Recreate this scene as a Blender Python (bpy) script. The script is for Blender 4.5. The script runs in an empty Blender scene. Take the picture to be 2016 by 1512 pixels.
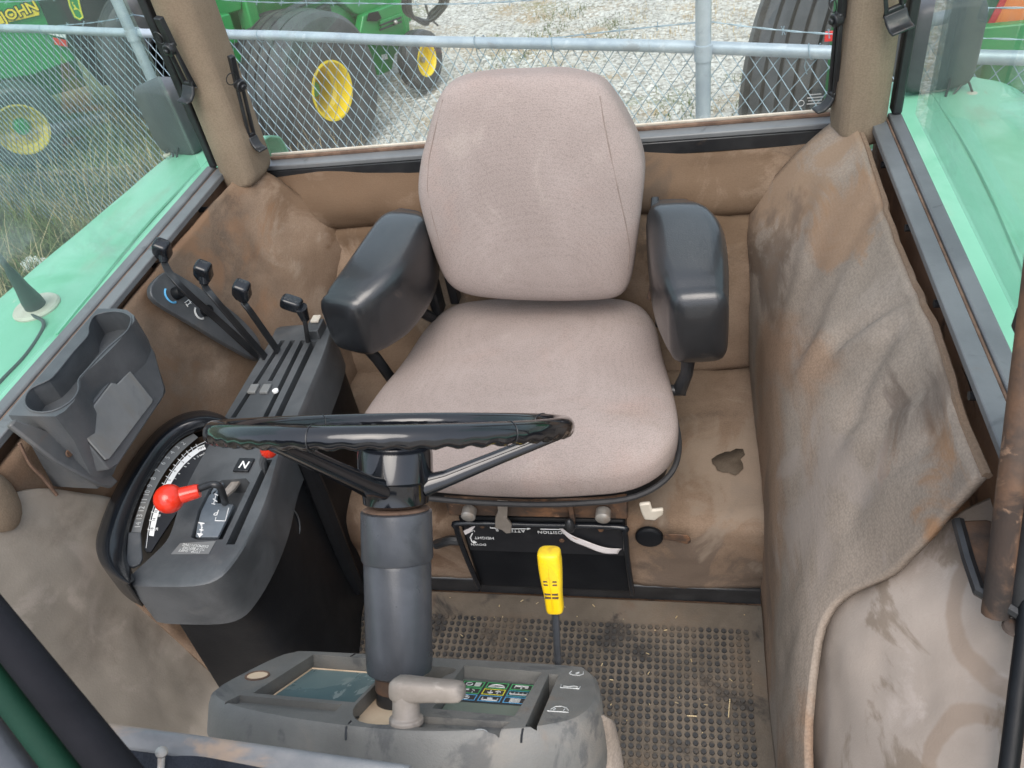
import bpy, bmesh, math, random
import numpy as np
from mathutils import Vector, Matrix, noise

random.seed(7)
rng = np.random.default_rng(7)
SC = bpy.context.scene
COL = SC.collection

# ------------------------------------------------------------------ camera
CAM = Vector((0.32, 0.0, 1.5))
FPX = 1590.0                      # focal length in pixels of a 2016 px wide frame
YAW, PITCH, ROLL = -0.28628, 0.71578, -0.20381
_fw = Vector((math.sin(YAW) * math.cos(PITCH), math.cos(YAW) * math.cos(PITCH), -math.sin(PITCH)))
_r = Vector((math.cos(YAW), -math.sin(YAW), 0))
_u = _r.cross(_fw)
RGT = _r * math.cos(ROLL) + _u * math.sin(ROLL)
UPV = _u * math.cos(ROLL) - _r * math.sin(ROLL)
cd = bpy.data.cameras.new('camera')
cd.sensor_width = 36.0
cd.lens = 36.0 * FPX / 2016.0
cd.clip_start = 0.02
cd.clip_end = 400
cd.dof.use_dof = True
cd.dof.focus_distance = 1.35
cd.dof.aperture_fstop = 16.0
cam = bpy.data.objects.new('camera', cd)
COL.objects.link(cam)
cam.matrix_world = Matrix(((RGT.x, UPV.x, -_fw.x, CAM.x), (RGT.y, UPV.y, -_fw.y, CAM.y),
                           (RGT.z, UPV.z, -_fw.z, CAM.z), (0, 0, 0, 1)))
SC.camera = cam

# ------------------------------------------------------------------ light
SUN_EL, SUN_AZ = math.radians(56), math.radians(172)      # azimuth measured from +Y towards +X
world = bpy.data.worlds.new('World')
SC.world = world
world.use_nodes = True
wn = world.node_tree
bg = wn.nodes['Background']
sky = wn.nodes.new('ShaderNodeTexSky')
sky.sky_type = 'NISHITA'
sky.sun_disc = False
sky.sun_elevation = SUN_EL
sky.sun_rotation = SUN_AZ
sky.dust_density = 4.0
sky.air_density = 0.6
cloud = wn.nodes.new('ShaderNodeMix'); cloud.data_type = 'RGBA'          # an even layer of thin cloud over the clear sky
cloud.inputs[0].default_value = 0.4
cloud.inputs[7].default_value = (8.8, 9.6, 10.6, 1)
wn.links.new(sky.outputs[0], cloud.inputs[6])
wn.links.new(cloud.outputs[2], bg.inputs[0])
bg.inputs[1].default_value = 0.15
sl = bpy.data.lights.new('sun', 'SUN')
sl.energy = 1.5
sl.angle = math.radians(45)
sl.color = (1.0, 0.95, 0.88)
sun = bpy.data.objects.new('sun', sl)
COL.objects.link(sun)
sdir = Vector((math.sin(SUN_AZ) * math.cos(SUN_EL), math.cos(SUN_AZ) * math.cos(SUN_EL), math.sin(SUN_EL)))
sun.rotation_euler = sdir.to_track_quat('Z', 'Y').to_euler()
sun.location = (0, -3, 6)
SC.view_settings.view_transform = 'Standard'
SC.view_settings.look = 'None'
SC.view_settings.gamma = 1.0
SC.view_settings.use_curve_mapping = False
SC.view_settings.exposure = 0.58

# ------------------------------------------------------------------ small geometry helpers
def ray(px, py):
    return _fw + RGT * ((px - 1008) / FPX) - UPV * ((py - 756) / FPX)

def at(px, py, x=None, y=None, z=None):
    """where the line of sight through a spot of the photograph meets a known plane of the cab"""
    d = ray(px, py)
    if x is not None: t = (x - CAM.x) / d.x
    elif y is not None: t = (y - CAM.y) / d.y
    else: t = (z - CAM.z) / d.z
    return CAM + d * t

def onp(px, py, p0, n):
    d = ray(px, py)
    return CAM + d * ((p0 - CAM).dot(n) / d.dot(n))

V = Vector

def frame_of(d):
    d = d.normalized()
    a = V((0, 0, 1)) if abs(d.z) < 0.9 else V((1, 0, 0))
    s = a.cross(d).normalized()
    return s, d.cross(s).normalized(), d

def catmull(pts, n, closed=False):
    pts = [V(p) for p in pts]
    out = []
    m = len(pts)
    segs = m if closed else m - 1
    for i in range(segs):
        if closed:
            p0, p1, p2, p3 = pts[(i - 1) % m], pts[i], pts[(i + 1) % m], pts[(i + 2) % m]
        else:
            p1, p2 = pts[i], pts[i + 1]
            p0 = pts[i - 1] if i > 0 else p1 * 2 - p2
            p3 = pts[i + 2] if i + 2 < m else p2 * 2 - p1
        for k in range(n):
            t = k / n
            out.append(0.5 * ((2 * p1) + (p2 - p0) * t + (2 * p0 - 5 * p1 + 4 * p2 - p3) * t * t + (3 * p1 - p0 - 3 * p2 + p3) * t ** 3))
    if not closed:
        out.append(pts[-1])
    return out

class MB:
    """collects shapes, then links them as one mesh object"""
    def __init__(self):
        self.v = []; self.f = []
    def add(self, vs, fs):
        o = len(self.v)
        self.v += [V(p) for p in vs]
        self.f += [tuple(i + o for i in f) for f in fs]
        return self
    def box(self, c, s, rot=None):
        c = V(c); hx, hy, hz = s[0] / 2, s[1] / 2, s[2] / 2
        P = [V((x, y, z)) for x in (-hx, hx) for y in (-hy, hy) for z in (-hz, hz)]
        if rot is not None: P = [rot @ p for p in P]
        return self.add([p + c for p in P], [(0, 1, 3, 2), (4, 6, 7, 5), (0, 4, 5, 1), (2, 3, 7, 6), (0, 2, 6, 4), (1, 5, 7, 3)])
    def tube(self, pts, r, n=8, closed=False, cap=True):
        pts = [V(p) for p in pts]
        m = len(pts)
        rs = r if isinstance(r, (list, tuple)) else [r] * m
        vs = []; prev = None
        for i, p in enumerate(pts):
            if closed: d = pts[(i + 1) % m] - pts[(i - 1) % m]
            else: d = pts[min(i + 1, m - 1)] - pts[max(i - 1, 0)]
            if d.length < 1e-9: d = V((0, 0, 1))
            d.normalize()
            if prev is None: s, t, _ = frame_of(d)
            else:
                s = (prev - d * prev.dot(d))
                if s.length < 1e-6: s, t, _ = frame_of(d)
                s.normalize(); t = d.cross(s)
            prev = s
            for k in range(n):
                a = 2 * math.pi * k / n
                vs.append(p + (s * math.cos(a) + t * math.sin(a)) * rs[i])
        fs = []
        for i in range(m if closed else m - 1):
            for k in range(n):
                a, b = i * n + k, i * n + (k + 1) % n
                c, d2 = ((i + 1) % m) * n + (k + 1) % n, ((i + 1) % m) * n + k
                fs.append((a, b, c, d2))
        if cap and not closed:
            fs.append(tuple(range(n - 1, -1, -1)))
            fs.append(tuple((m - 1) * n + k for k in range(n)))
        return self.add(vs, fs)
    def cyl(self, a, b, r, r2=None, n=20):
        return self.tube([a, b], [r, r if r2 is None else r2], n)
    def lathe(self, prof, o, axis, n=32, close=True):
        """prof: (radius, height along the axis)"""
        s, t, d = frame_of(V(axis)); o = V(o)
        vs = []; fs = []
        for rr, h in prof:
            for k in range(n):
                a = 2 * math.pi * k / n
                vs.append(o + d * h + (s * math.cos(a) + t * math.sin(a)) * rr)
        for i in range(len(prof) - 1):
            for k in range(n):
                fs.append((i * n + k, i * n + (k + 1) % n, (i + 1) * n + (k + 1) % n, (i + 1) * n + k))
        if close:
            fs.append(tuple(range(n - 1, -1, -1)))
            fs.append(tuple((len(prof) - 1) * n + k for k in range(n)))
        return self.add(vs, fs)
    def loft(self, rings, cap=True, wrap=True):
        n = len(rings[0]); vs = [p for rg in rings for p in rg]; fs = []
        for i in range(len(rings) - 1):
            for k in range(n if wrap else n - 1):
                fs.append((i * n + k, i * n + (k + 1) % n, (i + 1) * n + (k + 1) % n, (i + 1) * n + k))
        if cap and wrap:
            fs.append(tuple(range(n - 1, -1, -1)))
            fs.append(tuple((len(rings) - 1) * n + k for k in range(n)))
        return self.add(vs, fs)
    def prism(self, pts, off):
        """polygon (3D points) pushed along the vector off"""
        off = V(off)
        return self.loft([[V(p) for p in pts], [V(p) + off for p in pts]])
    def sphere(self, c, r, nu=20, nv=12, sc=(1, 1, 1)):
        c = V(c); vs = []; fs = []
        for i in range(nv + 1):
            th = math.pi * i / nv
            for k in range(nu):
                a = 2 * math.pi * k / nu
                vs.append(c + V((math.sin(th) * math.cos(a) * r * sc[0], math.sin(th) * math.sin(a) * r * sc[1], math.cos(th) * r * sc[2])))
        for i in range(nv):
            for k in range(nu):
                fs.append((i * nu + k, (i + 1) * nu + k, (i + 1) * nu + (k + 1) % nu, i * nu + (k + 1) % nu))
        return self.add(vs, fs)
    def build(self, name, mat, parent=None, bevel=0, seg=2, smooth=True, solid=0, sub=0, sharp=40, clean=True):
        o0 = rootloc(parent)
        me = bpy.data.meshes.new(name)
        me.from_pydata([tuple(p - o0) for p in self.v], [], self.f)
        if clean:
            bm = bmesh.new(); bm.from_mesh(me)
            bmesh.ops.remove_doubles(bm, verts=bm.verts, dist=1e-6)
            bmesh.ops.recalc_face_normals(bm, faces=bm.faces)
            bm.to_mesh(me); bm.free()
        me.materials.append(mat)
        if smooth:
            me.polygons.foreach_set('use_smooth', [True] * len(me.polygons))
            if not sub: me.set_sharp_from_angle(angle=math.radians(sharp))
        ob = bpy.data.objects.new(name, me)
        COL.objects.link(ob)
        if parent is not None: ob.parent = parent
        if solid:
            m = ob.modifiers.new('solid', 'SOLIDIFY'); m.thickness = solid; m.offset = -1
        if bevel:
            m = ob.modifiers.new('bevel', 'BEVEL'); m.width = bevel; m.segments = seg
            m.limit_method = 'ANGLE'; m.angle_limit = math.radians(32); m.harden_normals = False
        if sub:
            m = ob.modifiers.new('sub', 'SUBSURF'); m.levels = sub; m.render_levels = sub
        return ob

_loc = {}
def rootloc(parent):
    p = parent
    while p is not None:
        if p.name in _loc: return _loc[p.name]
        p = p.parent
    return V((0, 0, 0))

def tag(o, label, cat, group=None, kind=None):
    if label: o['label'] = label
    if cat: o['category'] = cat
    if group: o['group'] = group
    if kind: o['kind'] = kind
    return o

def thing(name, label, cat, loc=(0, 0, 0), group=None):
    o = bpy.data.objects.new(name, None)
    o.empty_display_size = 0.05
    COL.objects.link(o)
    o.location = loc
    _loc[o.name] = V(loc)
    return tag(o, label, cat, group)

def cut(ob, cutters):
    """carve the cutter shapes out of ob and throw the cutters away"""
    for c in cutters:
        k = c.build('cutter', bpy.data.materials[0], None, smooth=False)
        m = ob.modifiers.new('cut', 'BOOLEAN'); m.operation = 'DIFFERENCE'; m.solver = 'EXACT'; m.object = k
        bpy.context.view_layer.update()
        me = bpy.data.meshes.new_from_object(ob.evaluated_get(bpy.context.evaluated_depsgraph_get()))
        if len(me.vertices) < 8:
            m.solver = 'FAST'; bpy.context.view_layer.update()
            me = bpy.data.meshes.new_from_object(ob.evaluated_get(bpy.context.evaluated_depsgraph_get()))
        ob.modifiers.clear()
        ob.data = me
        bpy.data.objects.remove(k)
    me.polygons.foreach_set('use_smooth', [True] * len(me.polygons))
    me.set_sharp_from_angle(angle=math.radians(35))
    return ob

def patch(rows, nu, nv, disp=None):
    """smooth sheet through a grid of control points; disp(p, u, v) gives a shift along the normal"""
    cols = [catmull(r, nv) for r in rows]
    L = len(cols[0])
    grid = []
    tr = [catmull([c[j] for c in cols], nu) for j in range(L)]
    R = len(tr[0])
    P = [[tr[j][i] for j in range(L)] for i in range(R)]
    if disp:
        Q = [[None] * L for _ in range(R)]
        for i in range(R):
            for j in range(L):
                a = P[min(i + 1, R - 1)][j] - P[max(i - 1, 0)][j]
                b = P[i][min(j + 1, L - 1)] - P[i][max(j - 1, 0)]
                n = a.cross(b)
                if n.length > 1e-12: n.normalize()
                Q[i][j] = P[i][j] + n * disp(P[i][j], i / (R - 1), j / (L - 1))
        P = Q
    mb = MB()
    mb.add([p for r in P for p in r], [(i * L + j, i * L + j + 1, (i + 1) * L + j + 1, (i + 1) * L + j) for i in range(R - 1) for j in range(L - 1)])
    mb.grid = P
    return mb

def ridge(p, a, b, w):
    a, b = V(a), V(b)
    ab = b - a
    t = max(0, min(1, (p - a).dot(ab) / ab.length_squared))
    d = (p - (a + ab * t)).length
    return math.exp(-(d / w) ** 2) * math.sin(math.pi * min(1, max(0.02, t * .9 + .08))) 

def fb(p, s, o=0):
    return noise.fractal(V((p.x * s + o, p.y * s, p.z * s)), 0.6, 2.0, 3)

def pillow(outline, c, n, up, h1, h2, e=0.5, rings=16, bulge=0.0):
    """cushion: outline = closed list of 3D points around c in the plane across n; h1 / h2 its depth before / behind that plane"""
    c = V(c); n = V(n).normalized(); up = V(up)
    pts = outline
    mb = MB(); R = []
    for i in range(rings + 1):
        ph = math.pi * i / rings
        s, co = math.sin(ph), math.cos(ph)
        rho = max(1e-4, s) ** e
        z = math.copysign(abs(co) ** e, co) * (h1 if co > 0 else h2)
        R.append([c + (p - c) * rho + n * (z + (bulge * (1 - rho * rho) if co > 0 else 0)) for p in pts])
    mb.loft(R)
    return mb

def textmesh(s, size, o, xdir, ydir, mat, name, parent, thick=0.0004, bold=0.0):
    """flat print: the characters s with their baseline starting at o, running along xdir"""
    cu = bpy.data.curves.new('t', 'FONT')
    cu.body = s; cu.size = size; cu.extrude = thick / 2; cu.align_x = 'CENTER'; cu.align_y = 'CENTER'
    cu.offset = bold; cu.resolution_u = 2
    to = bpy.data.objects.new('t', cu); COL.objects.link(to)
    bpy.context.view_layer.update()
    me = bpy.data.meshes.new_from_object(to.evaluated_get(bpy.context.evaluated_depsgraph_get()))
    bpy.data.objects.remove(to)
    x = V(xdir).normalized(); y = V(ydir); y = (y - x * y.dot(x)).normalized(); z = x.cross(y)
    o0 = rootloc(parent)
    M = Matrix(((x.x, y.x, z.x, o[0] - o0.x), (x.y, y.y, z.y, o[1] - o0.y), (x.z, y.z, z.z, o[2] - o0.z), (0, 0, 0, 1)))
    me.transform(M)
    me.materials.clear(); me.materials.append(mat)
    me.name = name
    ob = bpy.data.objects.new(name, me); COL.objects.link(ob); ob.parent = parent
    return ob

# ------------------------------------------------------------------ materials
def newmat(name):
    m = bpy.data.materials.new(name); m.use_nodes = True
    nt = m.node_tree
    return m, nt, nt.nodes['Principled BSDF']

def N(nt, t, **kw):
    n = nt.nodes.new(t)
    for k, v in kw.items(): setattr(n, k, v)
    return n

def noise_node(nt, vec, scale, detail=5, rough=0.6, dist=0.0, sx=None):
    if sx:
        mp = N(nt, 'ShaderNodeMapping'); mp.inputs['Scale'].default_value = sx
        nt.links.new(vec, mp.inputs[0]); vec = mp.outputs[0]
    n = N(nt, 'ShaderNodeTexNoise')
    n.inputs['Scale'].default_value = scale; n.inputs['Detail'].default_value = detail
    n.inputs['Roughness'].default_value = rough; n.inputs['Distortion'].default_value = dist
    nt.links.new(vec, n.inputs['Vector'])
    return n.outputs['Fac']

def ramp(nt, fac, a, b):
    r = N(nt, 'ShaderNodeMapRange'); r.inputs[1].default_value = a; r.inputs[2].default_value = b
    r.interpolation_type = 'SMOOTHSTEP'
    nt.links.new(fac, r.inputs[0]); return r.outputs[0]

def math2(nt, op, a, b):
    m = N(nt, 'ShaderNodeMath', operation=op)
    for i, x in enumerate((a, b)):
        if isinstance(x, (int, float)): m.inputs[i].default_value = x
        else: nt.links.new(x, m.inputs[i])
    return m.outputs[0]

def mixc(nt, fac, a, b):
    m = N(nt, 'ShaderNodeMix', data_type='RGBA')
    if isinstance(fac, (int, float)): m.inputs[0].default_value = fac
    else: nt.links.new(fac, m.inputs[0])
    for s, x in ((6, a), (7, b)):
        if isinstance(x, (tuple, list)): m.inputs[s].default_value = (*x[:3], 1)
        else: nt.links.new(x, m.inputs[s])
    return m.outputs[2]

def surface(name, c1, c2, scale=6, rough=0.6, dirt=None, metal=0.0, bump=0.15, bscale=250, weave=None, coat=0, spec=0.5, rvar=0.15, bdist=0.002, stretch=None, wdist=0.0008):
    """worn surface: two base tones, any number of dirt layers (colour, scale, low, high, amount[, stretch]), fine relief, optional weave"""
    m, nt, p = newmat(name)
    tc = N(nt, 'ShaderNodeTexCoord').outputs['Object']
    n1 = noise_node(nt, tc, scale, 6, 0.62, 0.3, stretch)
    col = mixc(nt, ramp(nt, n1, 0.32, 0.68), c1, c2)
    rsum = None
    for i, d in enumerate(dirt or []):
        f = ramp(nt, noise_node(nt, tc, d[1], 7, 0.6, 0.6, d[5] if len(d) > 5 else None), d[2], d[3])
        f = math2(nt, 'MULTIPLY', f, d[4])
        col = mixc(nt, f, col, d[0]); rsum = f if rsum is None else math2(nt, 'MAXIMUM', rsum, f)
    h = noise_node(nt, tc, bscale, 3, 0.6)
    if weave:
        ws, amt, cc = weave
        wvn = N(nt, 'ShaderNodeTexVoronoi'); wvn.inputs['Scale'].default_value = ws * 4.2; wvn.inputs['Randomness'].default_value = .7
        mp = N(nt, 'ShaderNodeMapping'); mp.inputs['Scale'].default_value = (1.0, 1.25, 1.4); nt.links.new(tc, mp.inputs[0])
        nt.links.new(mp.outputs[0], wvn.inputs['Vector'])
        wv = math2(nt, 'SUBTRACT', 1.0, math2(nt, 'MULTIPLY', wvn.outputs['Distance'], 1.3))
        wn_ = math2(nt, 'ADD', math2(nt, 'MULTIPLY', wv, 0.7), math2(nt, 'MULTIPLY', h, 0.6))
        k = ramp(nt, wn_, 0.1, 0.9)
        hs = N(nt, 'ShaderNodeHueSaturation'); nt.links.new(col, hs.inputs['Color'])
        nt.links.new(math2(nt, 'ADD', math2(nt, 'MULTIPLY', k, amt), 1 - amt / 2), hs.inputs['Value'])
        col = hs.outputs[0]; h = wn_
    nt.links.new(col, p.inputs['Base Color'])
    rr = math2(nt, 'ADD', math2(nt, 'MULTIPLY', noise_node(nt, tc, scale * 3, 4), rvar), rough - rvar / 2)
    if rsum is not None: rr = math2(nt, 'MINIMUM', math2(nt, 'ADD', rr, math2(nt, 'MULTIPLY', rsum, 0.3)), 0.95)
    nt.links.new(rr, p.inputs['Roughness'])
    p.inputs['Metallic'].default_value = metal
    p.inputs['Specular IOR Level'].default_value = spec
    p.inputs['Coat Weight'].default_value = coat
    p.inputs['Coat Roughness'].default_value = 0.08 if rough < .3 else .3
    b = N(nt, 'ShaderNodeBump'); b.inputs['Strength'].default_value = bump; b.inputs['Distance'].default_value = wdist if weave else bdist
    nt.links.new(h, b.inputs['Height']); nt.links.new(b.outputs[0], p.inputs['Normal'])
    return m

DUST = (0.24, 0.165, 0.11)
CLAY = (0.22, 0.105, 0.05)
M = {}
M['fabric'] = surface('cab_fabric', (0.165, 0.115, 0.080), (0.215, 0.155, 0.112), 5, 0.9, [((0.20, 0.118, 0.07), 3.2, .53, .66, .45), ((0.085, 0.066, 0.052), 3.0, .55, .68, .6, (1, 1, 2.2)), ((0.29, 0.235, 0.185), 5.2, .58, .68, .55)], bump=.4, bscale=420, weave=(62, .22, .5), spec=.15)
M['fabric_grey'] = surface('quilted_side_fabric', (0.215, 0.178, 0.146), (0.285, 0.238, 0.198), 4, 0.9, [((0.25, 0.15, 0.09), 2.4, .52, .64, .6, (1.6, .7, .9)), ((0.125, 0.10, 0.084), 2.8, .56, .68, .5, (1.8, .8, .9)), ((0.33, 0.28, 0.24), 6, .58, .7, .45)], bump=.5, bscale=420, weave=(46, .24, .35), spec=.15)
def dirt_rings(m, rings, colr):
    nt = m.node_tree; p = nt.nodes['Principled BSDF']
    col = p.inputs['Base Color'].links[0].from_socket
    tc = N(nt, 'ShaderNodeTexCoord').outputs['Object']
    wob_ = noise_node(nt, tc, 9, 4)
    for c, r, w in rings:
        d = N(nt, 'ShaderNodeVectorMath', operation='DISTANCE'); nt.links.new(tc, d.inputs[0]); d.inputs[1].default_value = c
        e = math2(nt, 'ABSOLUTE', math2(nt, 'SUBTRACT', math2(nt, 'ADD', d.outputs['Value'], math2(nt, 'MULTIPLY', wob_, .03)), r + .015), 0)
        f = math2(nt, 'MULTIPLY', ramp(nt, e, w, w * .55), .5)
        col = mixc(nt, f, col, colr)
    nt.links.new(col, p.inputs['Base Color'])
M['stain'] = surface('oil_stain', (0.075, 0.057, 0.042), (0.095, 0.075, 0.056), 20, 0.8, bump=.4, bscale=420, weave=(62, .22, .5), spec=.15)
M['headliner'] = surface('post_trim', (0.20, 0.15, 0.105), (0.25, 0.195, 0.14), 5, 0.85, [((0.12, 0.085, 0.06), 6, .6, .75, .5, (1, 1, .5))], bump=.4, bscale=400, weave=(60, .2, .5), spec=.2)
M['vinyl'] = surface('floor_side_vinyl', (0.235, 0.205, 0.168), (0.305, 0.268, 0.225), 3.5, 0.62, [((0.13, 0.105, 0.082), 3, .52, .66, .7), ((0.36, 0.31, 0.265), 8, .56, .66, .6), ((0.24, 0.15, 0.095), 2.2, .56, .72, .5)], bump=.2, bscale=300, spec=.35)
M['vinyl_light'] = surface('wheel_cover_vinyl', (0.32, 0.268, 0.228), (0.40, 0.34, 0.295), 3.5, 0.6, [((0.20, 0.155, 0.115), 4.5, .54, .59, .75, (1.6, .8, 1)), ((0.25, 0.15, 0.095), 2.0, .58, .72, .5), ((0.5, 0.43, 0.39), 9, .58, .68, .5)], bump=.2, bscale=300, spec=.35)
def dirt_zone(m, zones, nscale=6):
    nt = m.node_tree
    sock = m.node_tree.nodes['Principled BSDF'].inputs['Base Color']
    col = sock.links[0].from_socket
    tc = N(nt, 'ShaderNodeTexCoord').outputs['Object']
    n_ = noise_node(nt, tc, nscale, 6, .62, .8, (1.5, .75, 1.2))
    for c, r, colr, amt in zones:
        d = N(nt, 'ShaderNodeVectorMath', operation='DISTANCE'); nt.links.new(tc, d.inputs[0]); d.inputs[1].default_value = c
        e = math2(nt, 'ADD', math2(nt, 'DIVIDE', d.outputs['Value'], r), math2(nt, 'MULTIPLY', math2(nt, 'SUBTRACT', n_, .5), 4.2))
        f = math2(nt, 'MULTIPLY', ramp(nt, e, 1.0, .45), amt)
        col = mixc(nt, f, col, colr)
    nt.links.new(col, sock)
RUSTY = (0.27, 0.155, 0.085)
dirt_zone(M['fabric_grey'], [((.56, .70, .66), .20, (0.25, 0.165, 0.105), .7), ((.60, .52, .68), .14, RUSTY, .55), ((.66, -.06, .70), .11, RUSTY, .8), ((.53, .62, .54), .12, (0.12, 0.095, 0.078), .7), ((.655, .02, .72), .10, (0.11, 0.085, 0.07), .7), ((.50, .05, .45), .16, (0.30, 0.255, 0.225), .6)])
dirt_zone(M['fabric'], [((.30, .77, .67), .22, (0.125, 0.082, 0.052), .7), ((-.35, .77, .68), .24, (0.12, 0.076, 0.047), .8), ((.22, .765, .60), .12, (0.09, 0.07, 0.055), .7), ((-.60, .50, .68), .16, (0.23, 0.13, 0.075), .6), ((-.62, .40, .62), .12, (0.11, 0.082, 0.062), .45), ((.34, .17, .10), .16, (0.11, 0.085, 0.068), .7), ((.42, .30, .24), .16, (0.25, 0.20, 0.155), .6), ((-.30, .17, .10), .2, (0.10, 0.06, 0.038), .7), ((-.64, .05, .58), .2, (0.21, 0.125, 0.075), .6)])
dirt_rings(M['vinyl_light'], [((*(at(2010, 1190, z=.66) - V((0, .8, 0))),), .105, .013), ((*(at(1880, 1530, z=.55) - V((0, .8, 0))),), .088, .012)], (0.235, 0.165, 0.115))
M['seat'] = surface('seat_knit', (0.275, 0.228, 0.210), (0.335, 0.282, 0.262), 3, 0.92, [((0.33, 0.235, 0.205), 4, .5, .7, .5), ((0.23, 0.185, 0.155), 3.4, .54, .7, .5), ((0.40, 0.345, 0.31), 8, .6, .72, .4)], bump=.6, bscale=700, weave=(92, .30, 0.0), spec=.12)
M['seat_side'] = surface('seat_boxing_knit', (0.45, 0.36, 0.335), (0.52, 0.43, 0.40), 5, 0.92, [((0.42, 0.29, 0.25), 5, .5, .7, .5)], bump=.6, bscale=700, weave=(90, .35, 0.4), spec=.12)
M['piping'] = surface('seat_welt', (0.02, 0.02, 0.022), (0.035, 0.034, 0.035), 20, 0.7)
M['seat_seam'] = surface('seam_thread', (0.20, 0.155, 0.135), (0.25, 0.2, 0.175), 40, 0.9)
M['vinyl_black'] = surface('armrest_vinyl', (0.007, 0.008, 0.010), (0.012, 0.014, 0.017), 9, 0.36, [((0.05, 0.05, 0.052), 7, .60, .76, .4), ((0.07, 0.055, 0.045), 16, .66, .76, .5)], bump=.3, bscale=520, spec=.6, rvar=.14, coat=.6)
M['vinyl_black'].node_tree.nodes['Principled BSDF'].inputs['Coat Roughness'].default_value = .16
M['plastic'] = surface('dusty_black_plastic', (0.052, 0.057, 0.062), (0.09, 0.096, 0.102), 9, 0.38, [((0.15, 0.125, 0.10), 5, .54, .74, .45), ((0.10, 0.10, 0.10), 22, .6, .7, .4), (CLAY, 7, .66, .8, .5)], bump=.2, bscale=500, spec=.5)
M['plastic_dash'] = surface('dash_plastic', (0.115, 0.115, 0.108), (0.16, 0.158, 0.148), 10, 0.5, [((0.24, 0.21, 0.175), 6, .5, .72, .55), ((0.055, 0.058, 0.062), 12, .58, .66, .6), ((0.2, 0.135, 0.09), 9, .64, .76, .4)], bump=.35, bscale=520, spec=.45)
M['plastic_dark'] = surface('black_plastic', (0.005, 0.006, 0.008), (0.010, 0.011, 0.013), 8, 0.5, [((0.05, 0.036, 0.027), 4, .58, .78, .4)], bump=.15, bscale=300, spec=.25)
M['gloss'] = surface('gloss_black', (0.005, 0.006, 0.008), (0.007, 0.008, 0.011), 12, 0.10, bump=.0, spec=.55, rvar=.06, coat=.25)
M['gloss_dusty'] = surface('worn_gloss_black', (0.007, 0.009, 0.012), (0.012, 0.014, 0.018), 10, 0.22, [((0.06, 0.05, 0.045), 9, .6, .76, .3)], bump=.03, spec=.55, rvar=.1)
M['collar'] = surface('column_sleeve', (0.036, 0.040, 0.047), (0.066, 0.071, 0.08), 9, 0.30, [((0.14, 0.12, 0.105), 8, .55, .7, .4), ((0.02, 0.022, 0.026), 11, .58, .66, .5)], bump=.1, bscale=400, spec=.5)
M['rail'] = surface('satin_grey_paint', (0.12, 0.126, 0.132), (0.165, 0.172, 0.177), 8, 0.38, [((0.17, 0.12, 0.085), 9, .62, .76, .5), ((0.05, 0.052, 0.056), 14, .6, .7, .5)], bump=.06, spec=.5)
M['black_metal'] = surface('black_metal', (0.012, 0.013, 0.015), (0.025, 0.026, 0.028), 16, 0.38, [((0.15, 0.085, 0.05), 14, .62, .74, .5)], bump=.15, bscale=200, spec=.5)
M['rust'] = surface('rusty_steel', (0.055, 0.04, 0.032), (0.14, 0.075, 0.042), 9, 0.65, [((0.26, 0.125, 0.06), 12, .52, .66, .75), ((0.018, 0.017, 0.017), 10, .5, .62, .8), ((0.36, 0.22, 0.14), 26, .62, .7, .5)], bump=.5, bscale=90, spec=.4)
M['rust_sheet'] = surface('clay_covered_sheet', (0.17, 0.095, 0.055), (0.26, 0.15, 0.09), 7, 0.8, [((0.02, 0.02, 0.022), 9, .54, .64, .85), ((0.32, 0.19, 0.115), 13, .58, .7, .6)], bump=.4, bscale=90)
M['gasket'] = surface('gasket_rubber', (0.10, 0.06, 0.042), (0.20, 0.125, 0.085), 30, 0.85, bump=.5, bscale=160)
M['mat'] = surface('rubber_mat', (0.095, 0.077, 0.058), (0.145, 0.118, 0.09), 7, 0.75, [((0.15, 0.105, 0.07), 5, .5, .7, .7), ((0.02, 0.02, 0.022), 8, .56, .66, .75), ((0.13, 0.07, 0.045), 7, .62, .74, .5)], bump=.4, bscale=220)
M['stud'] = surface('rubber_stud', (0.028, 0.028, 0.029), (0.05, 0.047, 0.044), 12, 0.5, [((0.10, 0.08, 0.06), 5, .47, .62, .85), ((0.11, 0.085, 0.062), 30, .55, .65, .6)], bump=.3, bscale=300)
M['green'] = surface('green_paint', (0.008, 0.21, 0.045), (0.014, 0.26, 0.06), 3, 0.35, [((0.10, 0.13, 0.07), 4, .6, .8, .25)], bump=.02, coat=.3)
M['fender'] = surface('faded_green_fender', (0.155, 0.455, 0.29), (0.215, 0.535, 0.36), 2.6, 0.40, [((0.33, 0.60, 0.46), 3.5, .5, .7, .55, (2, .6, 1)), ((0.10, 0.40, 0.22), 3, .55, .7, .6), ((0.30, 0.34, 0.24), 5, .56, .74, .5, (1.5, .5, 1)), ((0.55, 0.58, 0.46), 34, .69, .74, .7), ((0.10, 0.20, 0.12), 22, .70, .74, .6, (4, .3, 1)), ((0.36, 0.30, 0.2), 9, .66, .76, .5)], bump=.12, bscale=60, spec=.5, coat=.2)
M['yellow'] = surface('yellow_paint', (0.78, 0.56, 0.015), (0.82, 0.62, 0.03), 5, 0.4, [((0.5, 0.36, 0.08), 5, .62, .8, .3)], bump=.03, coat=.2)
M['yellow_dull'] = surface('dull_yellow_paint', (0.50, 0.40, 0.06), (0.58, 0.46, 0.08), 5, 0.6, [((0.25, 0.2, 0.10), 6, .5, .7, .6)], bump=.1)
M['yellow_plastic'] = surface('yellow_plastic', (0.80, 0.52, 0.004), (0.84, 0.57, 0.008), 20, 0.4, [((0.40, 0.17, 0.03), 38, .57, .70, .65), ((0.62, 0.40, 0.02), 20, .5, .66, .6)], bump=.1, bscale=300)
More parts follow.
